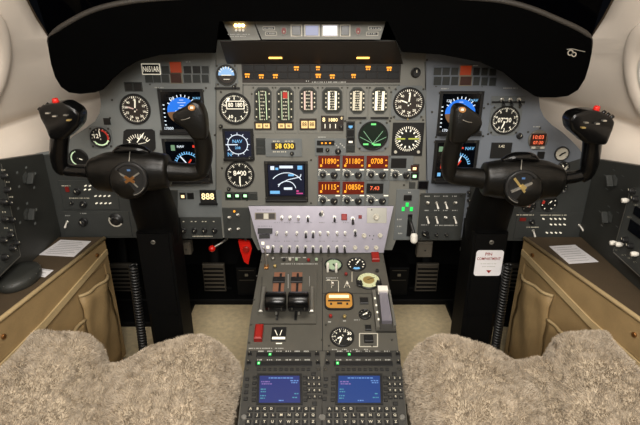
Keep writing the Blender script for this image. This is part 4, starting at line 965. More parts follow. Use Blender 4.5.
# flap lever on the right
t = Ctx(PED, 'flap_lever', 383, 310, 'long silver flap lever with pale tab on the right of the pedestal', 'control lever')
t.poly('quadrant_plate', 'pedestal_dark', [(371.5, 294), (389.5, 294), (396, 333), (376, 333)], 0.0003, 0.008)
t.poly('cheek', 'steel', [(371.8, 294.5), (374.8, 294.5), (379.2, 332), (376, 332)], 0.008, 0.018)
t.poly('cheek', 'steel', [(387.8, 294.5), (389.8, 294.5), (395.6, 330), (393, 330)], 0.008, 0.018)
mbx = MB().use('silver').prism([t.P(378.5, 296), t.P(386.5, 296), t.P(391.5, 326), t.P(381.5, 326)], 0.008, 0.020); t.obj('lever', mbx)
t.poly('lever_tab', 'white', [(377, 292.5), (386.5, 292.5), (387.5, 297.5), (377.6, 297.5)], 0.012, 0.026)
mb = MB().use('mark')
for (x, y) in ((374.5, 303), (375.8, 310), (376.8, 317), (378, 324)): t.strip(mb, x-0.9, y-1, x+0.9, y+1, 0.0183)
t.obj('detent_marks', mb)

# dials on the pedestal
PG = 'small dials on the centre pedestal'
c = dial(333.5, 265.5, 17, 'pale green dial with black needle at the top of the pedestal', face='mint_face', tick='black', n=13, a0=-120, a1=120, major=3, ndl=[(150, 0.6, 0.12, 'black')], F=PED, group=PG)
c = dial(356.3, 265, 18, 'black dial with bold white marks next to the pale green dial', n=9, a0=-120, a1=120, major=1, ndl=[(30, 0.6, 0.16, 'mark')], F=PED, group=PG, tw=0.08)
c.obj('lit_arc', MB().use('scr_cyan').arc(0, 0, c.r*0.5, c.r*0.8, 150, 210, 0.0031))
def oval(px, py, w, h, label, face):
    c = Ctx(PED, 'oval_gauge', px, py, label, 'gauge'); a = w/2*c.k; ry = (h*c.kv)/(w*c.k)
    c.obj('bezel', MB().use('bezel_black').lathe([(a*1.07, 0.0002), (a*1.07, 0.004), (a*1.0, 0.006), (a*0.94, 0.005)], seg=40, ry=ry, smooth=False))
    c.obj('dial_face', MB().use(face).lathe([(a*0.94, 0.0052), (a*0.94, 0.0062)], seg=40, ry=ry, smooth=False)); c.r = a; c.ry = ry; return c
c = oval(368.5, 281.5, 23, 15, 'wide pale yellow oval dial with two dark knobs on the pedestal', 'pale_green_face')
mb = MB().use('black')
for i in range(17):
    an = R(-160+320*i/16); mb.seg(c.r*0.75*math.sin(an), c.r*c.ry*0.75*math.cos(an), c.r*0.9*math.sin(an), c.r*c.ry*0.9*math.cos(an), 0.0008, 0.0065)
c.obj('tick_marks', mb); c.obj('inner_dial', MB().use('gold_paint').lathe([(c.r*0.5, 0.0062), (c.r*0.5, 0.0066)], seg=30, ry=c.ry, smooth=False)); c.obj('needle', MB().use('black').seg(-c.r*0.1, 0, c.r*0.55, c.r*0.3, 0.0016, 0.0066, 0.0072))
for x in (359.5, 378.5): c.inst('knob', KNOB_M, x, 286, 0.006)
c = Ctx(PED, 'trim_indicator', 339, 301.5, 'glowing gold rounded trim indicator right of the throttle grips', 'gauge')
def rrect(w, h, r, n=6):
    out = []
    for (sx, sy, a0) in ((1, 1, 0), (-1, 1, 90), (-1, -1, 180), (1, -1, 270)):
        for i in range(n+1):
            a = R(a0+90*i/n); out.append((sx*(w-r)+r*math.cos(a), sy*(h-r)+r*math.sin(a)))
    return out
k, kv = c.k, c.kv
c.obj('bezel', MB().use('bezel_black').prism(rrect(14.5*k, 8.8*kv, 6*k), 0.0002, 0.004)); c.obj('dial_face', MB().use('gold_lit').prism(rrect(13*k, 7.4*kv, 5*k), 0.004, 0.0046))
mb = MB().use('dial_brown').box(-11*k, 11*k, -1.2*kv, 0.4*kv, 0.0046, 0.005).box(-2*k, 3*k, -4*kv, -2*kv, 0.0046, 0.005).box(-9*k, -7*k, -4.5*kv, -2.4*kv, 0.0046, 0.005).box(7*k, 9*k, -4.5*kv, -2.4*kv, 0.0046, 0.005)
mb.use('warm_digit').box(-10*k, 10*k, 2.5*kv, 5.4*kv, 0.0046, 0.005); c.obj('scale_marks', mb)
c = dial(342, 337.5, 23, 'round black dial with white figures low on the pedestal', n=19, a0=-160, a1=60, major=3, nums=['0', '2', '4', '6', '8', '10', '12'], nh=0.12, ndl=[(200, 0.7, 0.12, 'mark'), (240, 0.5, 0.14, 'mark')], F=PED, group=PG)
readout(c, 346, 333, 352.5, 336.5, '30', frame=None, h=3); readout(c, 346, 338.5, 352.5, 342, '40', frame=None, h=3)
c = dial(365, 315, 12, 'small dark rotary selector dial beside the flap lever', n=7, a0=-120, a1=120, major=2, ndl=[(-120, 0.5, 0.2, 'mark'), (60, 0.5, 0.3, 'mark')], F=PED, group=PG)

# ------------------------------------------------------------------ flight management keyboards
KEYS = MB().use('key_dark').box(-0.0062, 0.0062, -0.0052, 0.0052, 0, 0.004, 0.0012).mesh('key')
KEYT = MB().use('key_dark').box(-0.0046, 0.0046, -0.0042, 0.0042, 0, 0.004, 0.001).mesh('key')
KEYSP = MB().use('key_dark').box(-0.0125, 0.0125, -0.0052, 0.0052, 0, 0.004, 0.0012).mesh('key')
def fms(x0, x1, sx0, sx1, label, alabel, shift):
    # annunciator rows above
    a = Ctx(PED, 'annunciator_block', (x0+x1)/2, 361, alabel, 'annunciator', 'pedestal light bars')
    a.poly('plate', 'pedestal_dark', [(x0+2.5, 352), (x1-1.5, 352), (x1-0.5, 367.5), (x0+0.5, 367.5)], 0.0003, 0.003)
    for r, (ya, yb) in enumerate(((353.6, 358), (362.2, 367))):
        u0, u1 = x0+12-r, x1-10+r; a.box('light_bar', 'black', u0, ya, u1, yb, 0.003, 0.005, 0.0005)
        mb = MB().use('label_grey')
        for i in range(6): xx = u0+(u1-u0)*(i+0.5)/6; a.strip(mb, xx-2.6, ya-2.1, xx+2.6, ya-0.9, 0.0033)
        a.obj('engraved_legend', mb)
        xg = (u0+(u1-u0)*0.25, u0+(u1-u0)*0.06)[r]
        a.box('green_light', 'green_lamp', xg-1.3, ya+1.0, xg+1.3, yb-1.2, 0.005, 0.0058); mb = MB().use('green_white'); a.strip(mb, xg-0.6, ya+1.6, xg+0.6, yb-1.8, 0.0060); a.obj('lit_legend', mb)
        for xx in (x0+5.5-r, x1-4+r): a.inst('knob', KNOB_S, xx, ya+1.8, 0.003, 40, sc=0.9)
    u = Ctx(PED, 'flight_computer', (x0+x1)/2, 398, label, 'computer', 'flight management computers')
    u.poly('case', 'pedestal_dark', [(x0, 368), (x1, 368), (x1+4+shift, 438), (x0-4+shift, 438)], 0.0003, 0.006)
    cx = (x0+x1)/2
    for i in range(10): u.inst('key', KEYT, x0+14.5+i*5.5, 371.2, 0.006, sc=0.85)
    u.poly('screen_frame', 'bezel_black', [(sx0-2.5, 375.5), (sx1+2.5, 375.5), (sx1+3.5, 406.8), (sx0-3.5, 406.8)], 0.006, 0.008)
    u.poly('screen', 'fms_blue' if shift < 0 else 'fms_blue_bright', [(sx0, 378), (sx1, 378), (sx1+0.8, 404.8), (sx0-0.8, 404.8)], 0.008, 0.0086)
    mb = MB().use('fms_text')
    random.seed(x0)
    for (m, rows) in (('fms_text', ((380.3, sx0+9, sx1-6), (383, sx1-9, sx1-1), (385, sx1-8, sx1-1.5), (402.8, sx0+19, sx0+25))), ('fms_rose', ((384, sx0+1.5, sx0+10), (386.2, sx0+2, sx0+12))), ('fms_mint', ((391.5, sx0+1, sx0+6), (394, sx0+1, sx0+6.5), (398, sx0+0.5, sx0+6), (400.5, sx0+0.5, sx0+5), (396, sx1-5, sx1-1), (399.8, sx1-7, sx1-1)))):
        mb = MB().use(m)
        for (y, xa, xb) in rows:
            x = xa
            while x < xb-0.6:
                w = random.choice((1.2, 2.0, 2.8)); u.strip(mb, x, y-0.55, min(xb, x+w), y+0.55, 0.0089); x += w+0.7
        u.obj('screen_text', mb)
    for i in range(5):
        for xx in (sx0-5-i*0.25, sx1+5.3+i*0.2): u.inst('line_key', KEYT, xx, 379.5+i*5.6, 0.006, sc=0.9)
    for i in range(4): u.inst('line_key', KEYT, x0+3-i*0.5, 381+i*6.6, 0.006, sc=0.9)
    num = '123456789.0-'
    for r in range(4):
        for q in range(3):
            xx, yy = x1-12.5+q*5.2+r*0.35, 380.5+r*6.2; kx = u.inst('key', KEYT, xx, yy, 0.006, sc=0.95); link('key_legend', text_mesh(num[r*3+q], 0.007, 'mark_dim'), kx, (0, 0, 0.0043))
    u.inst('key', KEYS, x1-7.5, 375.8, 0.006, sc=0.8); u.inst('key', KEYS, x1-6.5, 405.4, 0.006, sc=0.8)
    rows = (('ABCD EFGH', 411.2), ('IJKLMNOPQ', 417.5), ('RSTUVWXYZ', 424.2), ('0123456789', 431))
    for r, (s, y) in enumerate(rows):
        xa, xb = x0+6.5-r*0.8+shift*0.3*r, x1-8+r*0.5+shift*0.3*r; cols = 9 if r else 10
        for q in range(cols):
            x = xa+(xb-xa)*q/(cols-1)
            if r == 0 and q == 5: continue
            if r == 0 and q == 4: u.inst('key', KEYSP, x+3.6, y, 0.006, sc=0.9); continue
            ch = s[q if r else (q if q < 5 else q-1)] if r or q != 4 else ' '
            kx = u.inst('key', KEYS, x, y, 0.006, sc=0.92); link('key_legend', text_mesh(ch, 0.0085, 'mark_dim'), kx, (0, 0, 0.0043))
    for (xx, yy) in ((x0+2.5, 371), (x1-2.5, 371), (x0-0.3, 419), (x1+0.6, 419)): u.obj('fastener', MB().use('chrome' if yy > 400 else 'dark_steel').cyl(0, 0, 0.006 if yy > 400 else 0.004, 0.006, 0.009, 14, ch=0.001), loc=(*u.P(xx, yy), 0))
fms(244.5, 321, 260, 299.5, 'flight computer with violet-blue screen and keyboard next to the left fleece seat', 'pair of light bars above the violet-blue flight computer', -1.5)
fms(323, 401.5, 338.5, 379.5, 'flight computer with brighter blue screen and keyboard next to the right fleece seat', 'pair of light bars above the brighter blue flight computer', 1.5)

# ------------------------------------------------------------------ yokes and columns
def W3(F, px, py, dy=0.0):
    """point on the frame's plane, then moved dy along the view ray's horizontal depth (keeps its pixel)"""
    F2 = Frame(F.o+Vector((0, dy, 0)), F.u, F.v); return F2.world(px, py)
HEADS = {('L', True): [(42, 107), (48, 103), (60, 101.5), (69, 100.5), (80, 107), (84.5, 113), (83, 124), (76, 131), (68, 138), (54, 137), (50, 126), (45, 117)],
         ('L', False): [(173, 113), (180, 109), (187, 106), (190, 101), (196, 99.5), (202, 103), (206.5, 113), (208, 125), (208, 138), (194, 138), (187, 128), (176, 121)],
         ('R', False): [(451, 118), (452.5, 107), (457, 103.5), (464.7, 104.5), (471.5, 109.5), (478, 114), (481, 122), (477, 130), (468, 135), (464, 142), (449, 142)],
         ('R', True): [(565, 119), (569, 112), (577, 109.5), (586, 108.5), (594, 109), (606, 115), (610.5, 119.5), (608, 128), (602, 143), (582, 142), (575, 135), (567, 129)]}
def yoke(side, hub, label, clabel):
    s = 1 if side == 'L' else -1
    e = bpy.data.objects.new('control_yoke', None); COL.objects.link(e); hw = W3(YOKE, *hub); e.location = hw
    tag(e, label, 'control yoke', 'control yokes')
    k = 1.142/500
    def L(px, py, dy=0.0): return W3(YOKE, px, py, dy)-hw
    def T(pts, rad, **kw): return MB().use(kw.pop('m', 'yoke_black')).tube([L(*q) for q in pts], [tuple(v*k for v in r) if isinstance(r, tuple) else r*k for r in rad], up=(0, -1, 0), **kw)
    hx, hy = hub
    def o(name, mb, parent=None): return solo(name, mb, parent=parent or e)
    # hub: fat barrel lying across, seam in the middle
    x = lambda d: hx+s*d
    o('hub', T([(x(-39), hy-4), (x(-33), hy-5), (x(-18), hy-7), (x(2), hy-8), (x(20), hy-8), (x(36), hy-8), (x(40), hy-8)], [(12, 9), (17, 13), (20, 16), (20.5, 18), (19.5, 17), (17, 15), (13, 11)], seg=28, power=2.3))
    o('hub_belly', T([(hx, hy+1, 0.02), (hx, hy+1, -0.02), (hx, hy+1, -0.048)], [(17, 17), (19, 19), (17.5, 17.5)], seg=28, sub=4))
    o('hub_cap', T([(x(-16), hy-26), (x(-8), hy-30), (x(8), hy-30), (x(20), hy-26)], [(2.5, 3), (4.5, 7), (4.5, 7), (2.5, 3)], seg=16, m='yoke_gloss'))
    o('hub_seam', T([(hx-1, hy-17, -0.036), (hx-0.5, hy-23, -0.026), (hx, hy-28, -0.012)], [0.5, 0.5, 0.5], seg=6, m='steel'))
    # badge: ring, dark disc, crossed gold and silver emblem
    B = Frame(hw+Vector((0, -0.050, 0)), (1, 0, 0), (0, 0.10, 1)); bd = bpy.data.objects.new('badge', None)
    ax, bx = B.uv(*hub); bm = B.mat(ax, bx)
    bm = Matrix.Translation(-hw) @ bm
    bo = solo('badge_disc', MB().use('black').lathe([(0.034, -0.004), (0.034, 0.0), (0.031, 0.002)], seg=36, smooth=False).use('bezel_black').ring(0, 0, 0.031, 0.0375, -0.004, 0.0045, 40, ch=0.0012), parent=e, mw=bm)
    solo('badge_rim', MB().use('steel').arc(0, 0, 0.0345, 0.0362, 120, 235, 0.0048, 20), parent=bo)
    em = MB()
    if side == 'L':
        em.use('steel').seg(-0.022, 0.014, 0.0, 0.0, 0.0035, 0.0022, 0.0034).seg(0.022, 0.014, 0.0, 0.0, 0.0035, 0.0022, 0.0034).seg(-0.018, -0.017, 0, 0, 0.004, 0.0022, 0.0034).seg(0.016, -0.018, 0, 0, 0.003, 0.0022, 0.0034)
        em.use('bronze').seg(-0.010, 0.006, 0.010, -0.007, 0.006, 0.0024, 0.0044).seg(-0.010, -0.007, 0.010, 0.005, 0.006, 0.0024, 0.0042)
    else:
        em.use('gold_paint').seg(-0.020, 0.020, 0.013, -0.019, 0.0050, 0.0024, 0.0042).use('chrome').seg(-0.024, -0.010, 0.020, 0.010, 0.0055, 0.0022, 0.0048).use('gold_paint').seg(-0.004, 0.004, 0.006, -0.004, 0.010, 0.0024, 0.0052)
    solo('badge_emblem', em, parent=bo)
    solo('badge_tag', MB().use('scr_dim').box(-0.0035, 0.0035, 0.018, 0.022, 0.0022, 0.003), parent=bo)
    # arms and grips: (outboard, inboard)
    if side == 'L':
        out_arm = [(98, 172), (82, 171), (68, 170), (60, 166)]; out_stem = [(66, 171), (60.5, 166), (59, 152), (60, 138), (62, 126), (63, 118)]
        in_arm = [(165, 171), (182, 172), (196, 172), (204, 168)]; in_stem = [(196, 174), (202.5, 168), (204, 152), (202, 138), (198, 124), (194, 114)]
        out_head = [(43, 109), (50, 111.5), (62, 114), (74, 117), (82, 119.5), (84.5, 121)]; red = (57, 103)
        in_head = [(207, 111), (201, 110), (192, 112), (182, 116), (175, 118), (171.5, 118.5)]
    else:
        out_arm = [(553, 180), (566, 178), (578, 176), (588, 172)]; out_stem = [(580, 178), (587, 172), (590, 160), (592, 146), (592, 134), (590, 126)]
        in_arm = [(490, 180), (472, 177), (458, 176), (448, 173)]; in_stem = [(456, 179), (449.5, 173), (450, 158), (454, 143), (458, 128), (462, 117)]
        out_head = [(565.5, 122), (570, 121.5), (580, 120), (592, 118), (602, 117), (609, 118)]; red = (595, 110.5)
        in_head = [(449.5, 111), (454, 111.5), (462, 114), (471, 118.5), (477, 122), (480.5, 124)]
    for nm, pts in (('outboard_arm', out_arm), ('inboard_arm', in_arm)): o(nm, T(pts, [(11, 10), (9.5, 9), (9, 8.5), (8, 8)] if 'in' in nm[:2] else [(9, 9), (6.5, 7), (6, 7), (6, 6.5)], seg=18, m='yoke_gloss' if 'out' in nm else 'yoke_black'))
    for nm, st, hd in (('grip', out_stem, out_head), ('grip', in_stem, in_head)):
        outb = st is out_stem
        g = o(nm, T([(q[0], q[1], -0.004*i) for i, q in enumerate(st)], [(6, 6), (7.5, 7.5), (8.5, 9), (8.5, 9), (8.5, 9.5), (8, 9)], seg=18, m='yoke_gloss' if outb else 'yoke_black'))
        hp = HEADS[(side, outb)]
        pl = [L(q[0], q[1], -0.024) for q in hp]; poly = [(q.x, q.z) for q in pl]
        bmh = bmesh.new(); dep = 0.046 if outb else 0.040
        fr = [bmh.verts.new((x_, -0.024-dep*0.5, z_)) for (x_, z_) in poly]; bk = [bmh.verts.new((x_, -0.024+dep*0.5, z_)) for (x_, z_) in poly]
        bmh.faces.new(fr); bmh.faces.new(bk[::-1])
        for q_ in range(len(poly)): bmh.faces.new((fr[q_], bk[q_], bk[(q_+1) % len(poly)], fr[(q_+1) % len(poly)]))
        bmesh.ops.recalc_face_normals(bmh, faces=bmh.faces)
        bmesh.ops.bevel(bmh, geom=[e_ for e_ in bmh.edges], offset=0.0075, segments=3, profile=0.5, affect='EDGES')
        for f_ in bmh.faces: f_.smooth = True
        mh = bpy.data.meshes.new('grip_head'); bmh.to_mesh(mh); bmh.free(); mh.materials.append(M['yoke_gloss' if outb else 'yoke_black'])
        link('grip_head', mh, g)
        g.location = (0, 0, 0)
        if outb:
            R0 = L(red[0], red[1]+3, -0.026)
            o('red_button', MB().use('red_bright').tube([R0, R0+Vector((0, -0.002, 0.010)), R0+Vector((0, -0.003, 0.016))], [0.0065, 0.0068, 0.0055], seg=14, sub=2), parent=g)
            for (dx, dy, m) in ((-9, 10, 'chrome'), (-2, 13, 'chrome'), (9, 12, 'steel'), (12, 17, 'gold_paint')):
                q = L(red[0]+s*dx, red[1]+dy, -0.051); o('switch_pin', MB().use(m).box(q.x-0.004, q.x+0.004, q.y-0.004, q.y+0.006, q.z-0.0012, q.z+0.0012), parent=g)
            for i in range(3):
                q = L(red[0]-s*(6+4*i), red[1]+4+2.3*i, -0.03); o('trim_lever', MB().use('yoke_gloss').tube([q, q+Vector((-s*0.006, -0.004, 0.008))], [0.0045, 0.0038], seg=10, sub=1), parent=g)
        else:
            q = L(hd[2][0], hd[2][1]-4, -0.045); F3 = Frame(hw+q, (1, 0, 0), (0, 0.35, 1))
            mw = Matrix.Translation(-hw) @ F3.mat(0, 0)
            solo('trim_switch', MB().use('bronze').ring(0, 0, 0.0045, 0.0072, -0.006, 0.004, 20, ry=0.8).use('offwhite').box(-0.0035, 0.0035, -0.002, 0.003, -0.006, 0.003), parent=g, mw=mw)
            q1 = L(hd[3][0]+s*8, hd[3][1]+1.5, -0.054); q2 = L(hd[3][0]-s*1, hd[3][1]+4, -0.054); o('edge_line', MB().use('steel').tube([q1, (q1+q2)/2+Vector((0, -0.001, -0.001)), q2], [0.0007]*3, seg=6), parent=g)
    # column on the floor
    cx = -0.433 if side == 'L' else 0.445
    ce = bpy.data.objects.new('control_column', None); COL.objects.link(ce); ce.location = (cx, -0.13, 0.0)
    tag(ce, clabel, 'control column', 'control columns')
    def cb(name, m, x0, x1, y0, y1, z0, z1, c=0.0):
        return solo(name, MB().use(m).box(x0, x1, y0, y1, z0, z1, c), parent=ce)
    mb = MB().use('column_black'); h = 0.045
    prof = [(-h, -0.045), (-h+0.010, -0.052), (h-0.010, -0.052), (h, -0.045), (h, 0.05), (-h, 0.05)]
    mb.prism(prof, 0.001, 0.545); solo('column_post', mb, parent=ce)
    zt = hw.z-0.055
    mb = MB().use('column_black').tube([(0, 0.0, 0.50), (0, 0.0, 0.56), (0, -0.02, 0.61), (0, -0.05, hw.z-0.012)], [(0.047, 0.047), (0.052, 0.05), (0.050, 0.048), (0.042, 0.04)], seg=20, power=3.0, up=(0, 1, 0)); solo('column_neck', mb, parent=ce)
    cb('cover_plate', 'column_black', -0.040, 0.040, -0.0555, -0.0522, 0.30, 0.545, 0.0)
    F4 = Frame(Vector((cx, -0.13-0.0556, 0)), (1, 0, 0), (0, 0, 1))
    zsc = 0.522
    solo('cover_screw', MB().use('steel').cyl(0, 0, 0.006, 0, 0.003, 14, ch=0.001).use('black').box(-0.004, 0.004, -0.0008, 0.0008, 0.003, 0.0032), parent=ce, mw=Matrix.Translation((0, -0.0556, zsc)) @ Matrix.Rotation(math.pi/2, 4, 'X'))
    cb('floor_boot', 'foot_black', -0.065, 0.065, -0.065, 0.065, 0.001, 0.05, 0.012)
    # coiled hose beside the column
    hs = -1 if side == 'L' else 1; pts = []
    N = 50*10
    for i in range(N+1):
        t_ = i/N; z = 0.46-0.43*t_; a = 2*math.pi*50*t_; rr = 0.0095
        bx_ = hs*(0.058+0.010*t_) if side == 'L' else 0.048-0.0*t_
        pts.append((bx_+rr*math.cos(a), -0.066-0.015*t_+rr*math.sin(a), z))
    ho = solo('coiled_hose', MB().use('hose_black').tube(pts, [0.0036]*len(pts), seg=6, sub=1), loc=(cx, -0.13, 0))
    tag(ho, 'black corrugated hose running down beside the %s yoke column' % ('left' if side == 'L' else 'right'), 'hose', 'corrugated hoses')
    return ce, cx
yoke('L', (130, 179), 'left black control yoke with silver and bronze crossed badge', 'plain black control column under the left yoke')
colr, cxr = yoke('R', (522, 187), 'right black control yoke with gold aeroplane badge', 'black control column carrying a small white placard')
# white placard on the right column
PL = Frame((0, -0.13-0.0558, 0), (1, 0, 0), (0, 0, 1)); px0, px1 = 474.5, 503
c = Ctx(PL, 'placard', 488.6, 263, 'small white placard with red lettering and arrow on the right column', 'sign')
c.obj('plate', MB().use('paper').prism(rrect(13.6*c.k, 12.6*c.kv, 3*c.k), 0.0002, 0.0012))
c.text('lettering', 'red', 'PIN', 488.6, 254, 3.0, 0.0014); c.text('lettering', 'red', 'COMPARTMENT', 488.6, 258.6, 2.6, 0.0014, sx=0.78)
mb = MB().use('label_grey')
for (y, w) in ((263.5, 8), (266.3, 6.5)): c.strip(mb, 488.6-w, y-0.4, 488.6+w, y+0.4, 0.0014)
c.obj('fine_print', mb); c.obj('arrow', MB().use('red').prism([c.P(486, 270), c.P(491.2, 270), c.P(488.6, 273)], 0.0012, 0.0016))

# ------------------------------------------------------------------ side consoles
def console(side):
    s = -1 if side == 'L' else 1
    F = SIDEL if side == 'L' else SIDER
    # black upright side panel against the liner
    top = [(0, 160), (55, 152)] if side == 'L' else [(640, 166), (583, 157)]
    c = Ctx(F, 'side_panel', 30 if side == 'L' else 610, 200, '%s black side panel below the beige liner, with two grey knobs' % ('left' if side == 'L' else 'right'), 'control panel')
    A = F.uv(*top[0]); Bp = F.uv(*top[1]); zb = 0.4575
    dirv = 1 if side == 'L' else -1
    # local a axis is +Y on the left and -Y on the right
    sl = (A[1]-Bp[1])/(A[0]-Bp[0]); far = (-0.75)*dirv
    end_a = -0.008*dirv
    poly = [(far-c.a, A[1]-0.0*sl-c.b), (A[0]-c.a, A[1]-c.b), (end_a-c.a, Bp[1]+sl*(end_a-Bp[0])-c.b), (end_a-c.a, zb-c.b), (far-c.a, zb-c.b)]
    c.obj('panel', MB().use('console_dark').prism(poly, -0.02, 0.0))
    ks = ((26, 178.5), (27, 214.5)) if side == 'L' else ((614, 181), (609, 217.5))
    KN = MB().use('panel_dark').lathe([(0.017, 0), (0.017, 0.004), (0.012, 0.006)], seg=6, smooth=False).box(-0.004, 0.004, -0.015, 0.015, 0.006, 0.020, 0.0015).mesh('rotary_knob')
    for (x, y) in ks: c.inst('rotary_knob', KN, x, y, 0.0, 35*s)
    mb = MB().use('panel_grey')
    for (x, y) in ks:
        for (dx, dy) in ((-9, -6), (9, -5), (-7, 8), (8, 9), (0, -11)): c.strip(mb, x+dx-1.2, y+dy-0.5, x+dx+1.2, y+dy+0.5, 0.0004)
    c.obj('engraved_legend', mb)
    # armrest console
    inner = [(103, 238), (0, 318)] if side == 'L' else [(533, 243), (640, 318)]
    q0 = ARM.world(*inner[0]); q1 = ARM.world(*inner[1]); d = (q1-q0)/(q1.y-q0.y)
    ya = -0.020; p0 = q0+d*(ya-q0.y); p1 = q0+d*(-0.47-q0.y)
    e = bpy.data.objects.new('armrest_console', None); COL.objects.link(e); e.location = (s*0.72, -0.4, 0.0)
    tag(e, '%s leather-sided armrest console with brown top and map pockets' % ('left' if side == 'L' else 'right'), 'console', 'armrest consoles')
    off = Vector(e.location)
    def pr(name, m, poly, z0, z1): return solo(name, MB().use(m).prism([(x-off.x, y-off.y) for (x, y) in poly], z0, z1), parent=e)
    ox = s*0.782
    pr('top', 'armrest_brown', [(ox, ya), (p0.x+s*0.004, ya), (p1.x+s*0.004, p1.y), (p1.x+s*0.004, -1.0), (ox, -1.0)], 0.437, 0.4565)
    pr('body', 'leather', [(ox, ya-0.002), (p0.x+s*0.012, ya-0.002), (p1.x+s*0.012, p1.y), (p1.x, p1.y-0.004), (p1.x, -0.998), (ox, -0.998)], 0.001, 0.4365)
    # light edge binding along the inner top edge, and side facing
    solo('edge_binding', MB().use('leather_pale').tube([p0-off+Vector((s*0.001, 0, -0.004)), p1-off+Vector((s*0.001, 0, -0.004)), Vector((p1.x+s*0.001, -0.998, p1.z-0.004))-off], [0.006]*3, seg=10, sub=1), parent=e)
    SF = Frame(p0, (p1-p0).normalized()*(-1 if side == 'L' else 1), (0, 0, 1))
    if SF.n.x*s > 0: SF = Frame(p0, -SF.u, (0, 0, 1))
    L = (p1-p0).length; sg = 1 if SF.u.dot(p1-p0) > 0 else -1
    inv = Matrix.Translation(-off)
    def side(name, m, pts, z0, z1):
        return solo(name, MB().use(m).prism([(sg*x, z) for (x, z) in pts], z0, z1), parent=e, mw=inv @ SF.mat(0, 0))
    side('upper_facing', 'leather', [(0, -0.425), (0.02, -0.425), (0.02, -0.075), (L, -0.095), (L, -0.008), (0, -0.008)], -0.010, 0.0)
    # pockets: bulged leather sheets with darker gaps
    def pocket(x0, x1, zt0, zt1, zb, bulge):
        nx, nz = 10, 8; vs = []; fs = []
        for i in range(nx+1):
            for j in range(nz+1):
                u, v = i/nx, j/nz; x = x0+(x1-x0)*u; zt = zt0+(zt1-zt0)*u; z = zb+(zt-zb)*v
                wv = bulge*(math.sin(math.pi*u)**0.7)*(0.35+0.65*v)+0.004*math.sin(x*75+z*22)+0.0025*math.sin(x*23-z*70)
                vs.append((sg*x, z, 0.004+wv))
        for i in range(nx):
            for j in range(nz):
                q = (i*(nz+1)+j, (i+1)*(nz+1)+j, (i+1)*(nz+1)+j+1, i*(nz+1)+j+1); fs.append(q if sg > 0 else q[::-1])
        mb = MB().use('leather').add(vs, fs, True)
        ob = solo('map_pocket', mb, parent=e, mw=inv @ SF.mat(0, 0)); md = ob.modifiers.new('t', 'SOLIDIFY'); md.thickness = 0.006; md.offset = -1
        rim = [Vector(vs[i*(nz+1)+nz]) for i in range(nx+1)]
        solo('pocket_rim', MB().use('leather_pale').tube(rim, [0.0045]*len(rim), seg=8, sub=2), parent=ob)
    pocket(0.022, 0.16, -0.115, -0.105, -0.42, 0.013)
    pocket(0.162, 0.40, -0.180, -0.135, -0.42, 0.020)
    # strap along the facing
    side('strap', 'leather_pale', [(0.004, -0.055), (0.30, -0.105), (L, -0.115), (L, -0.097), (0.30, -0.086), (0.004, -0.038)], 0.0004, 0.005)
    side('pocket_back', 'leather', [(0.021, -0.424), (L, -0.424), (L, -0.10), (0.021, -0.080)], -0.010, -0.004)
    for (x, z) in ((0.05, -0.035), (0.42, -0.045)):
        solo('stud', MB().use('bronze').cyl(sg*x, z, 0.006, 0.0, 0.004, 14, ch=0.001), parent=e, mw=inv @ SF.mat(0, 0))
    return e
console('L'); console('R')
# radio boxes on the side walls
c = Ctx(BOXL, 'audio_panel', 8, 215, 'slanted dark audio panel crowded with knobs at the left edge', 'control panel')
c.poly('case', 'panel_dark', [(-30, 163), (1, 163), (12, 215), (21, 256), (0, 277), (-30, 300)], -0.026, 0.0)
mb = MB().use('steel'); c.line(mb, 1, 164, 20.4, 255.5, 0.7, 0.0004); c.line(mb, 20.4, 255.8, -1, 276.5, 0.8, 0.0004); c.obj('pale_edge', mb)  # thin pale lines along the case edges
for (x, y) in ((2.5, 176), (5.5, 190), (2, 202), (7.5, 203), (3, 219), (10, 220), (14.5, 243), (8.5, 235), (11, 248), (2, 240), (3, 257)): c.inst('knob', KNOB_M, x, y, 0.0, random.uniform(0, 90))
mb = MB().use('mark_dim')
for (x, y) in ((3, 170), (8, 182), (11, 197), (4, 212), (6, 228), (12, 230), (16, 250)): c.strip(mb, x-2, y-0.5, x+2, y+0.5, 0.0004)
c.obj('engraved_legend', mb)
c = Ctx(BOXR, 'audio_panel', 630, 225, 'dark audio panel with pale toggles and black windows at the right edge', 'control panel')
c.poly('case', 'panel_dark', [(670, 178), (631, 189), (620, 225), (613, 252), (640, 277), (670, 300)], -0.026, 0.0)
mb = MB().use('steel'); c.line(mb, 630.5, 190, 613.5, 251, 0.7, 0.0004); c.line(mb, 613.5, 252, 640, 276.5, 0.7, 0.0004); c.obj('pale_edge', mb)  # pale lines drawn on two case edges
PIN = MB().use('white').tube([(0, 0, 0), (0, 0.0, 0.008), (0, 0.0, 0.016)], [0.0045, 0.0065, 0.0055], seg=12).mesh('pale_button')
for (x, y) in ((628.5, 200.5), (616.5, 243), (622.5, 244.5), (638, 254)): c.inst('pale_button', PIN, x, y, 0.0)
for (x, y) in ((634, 181+10), (637, 199), (632, 246), (627, 240)): c.inst('knob', KNOB_M, x, y, 0.0, 30)
c.box('black_window', 'screen_black', 634, 209, 648, 218.5, 0.0, 0.003); c.box('black_window', 'screen_black', 628.5, 224, 648, 237, 0.0, 0.003)
mb = MB().use('mark_dim')
for (x, y) in ((618, 250), (624, 255), (630, 258), (636, 262), (636, 205), (630, 217)): c.strip(mb, x-2.2, y-0.5, x+2.2, y+0.5, 0.0004)
c.obj('engraved_legend', mb)
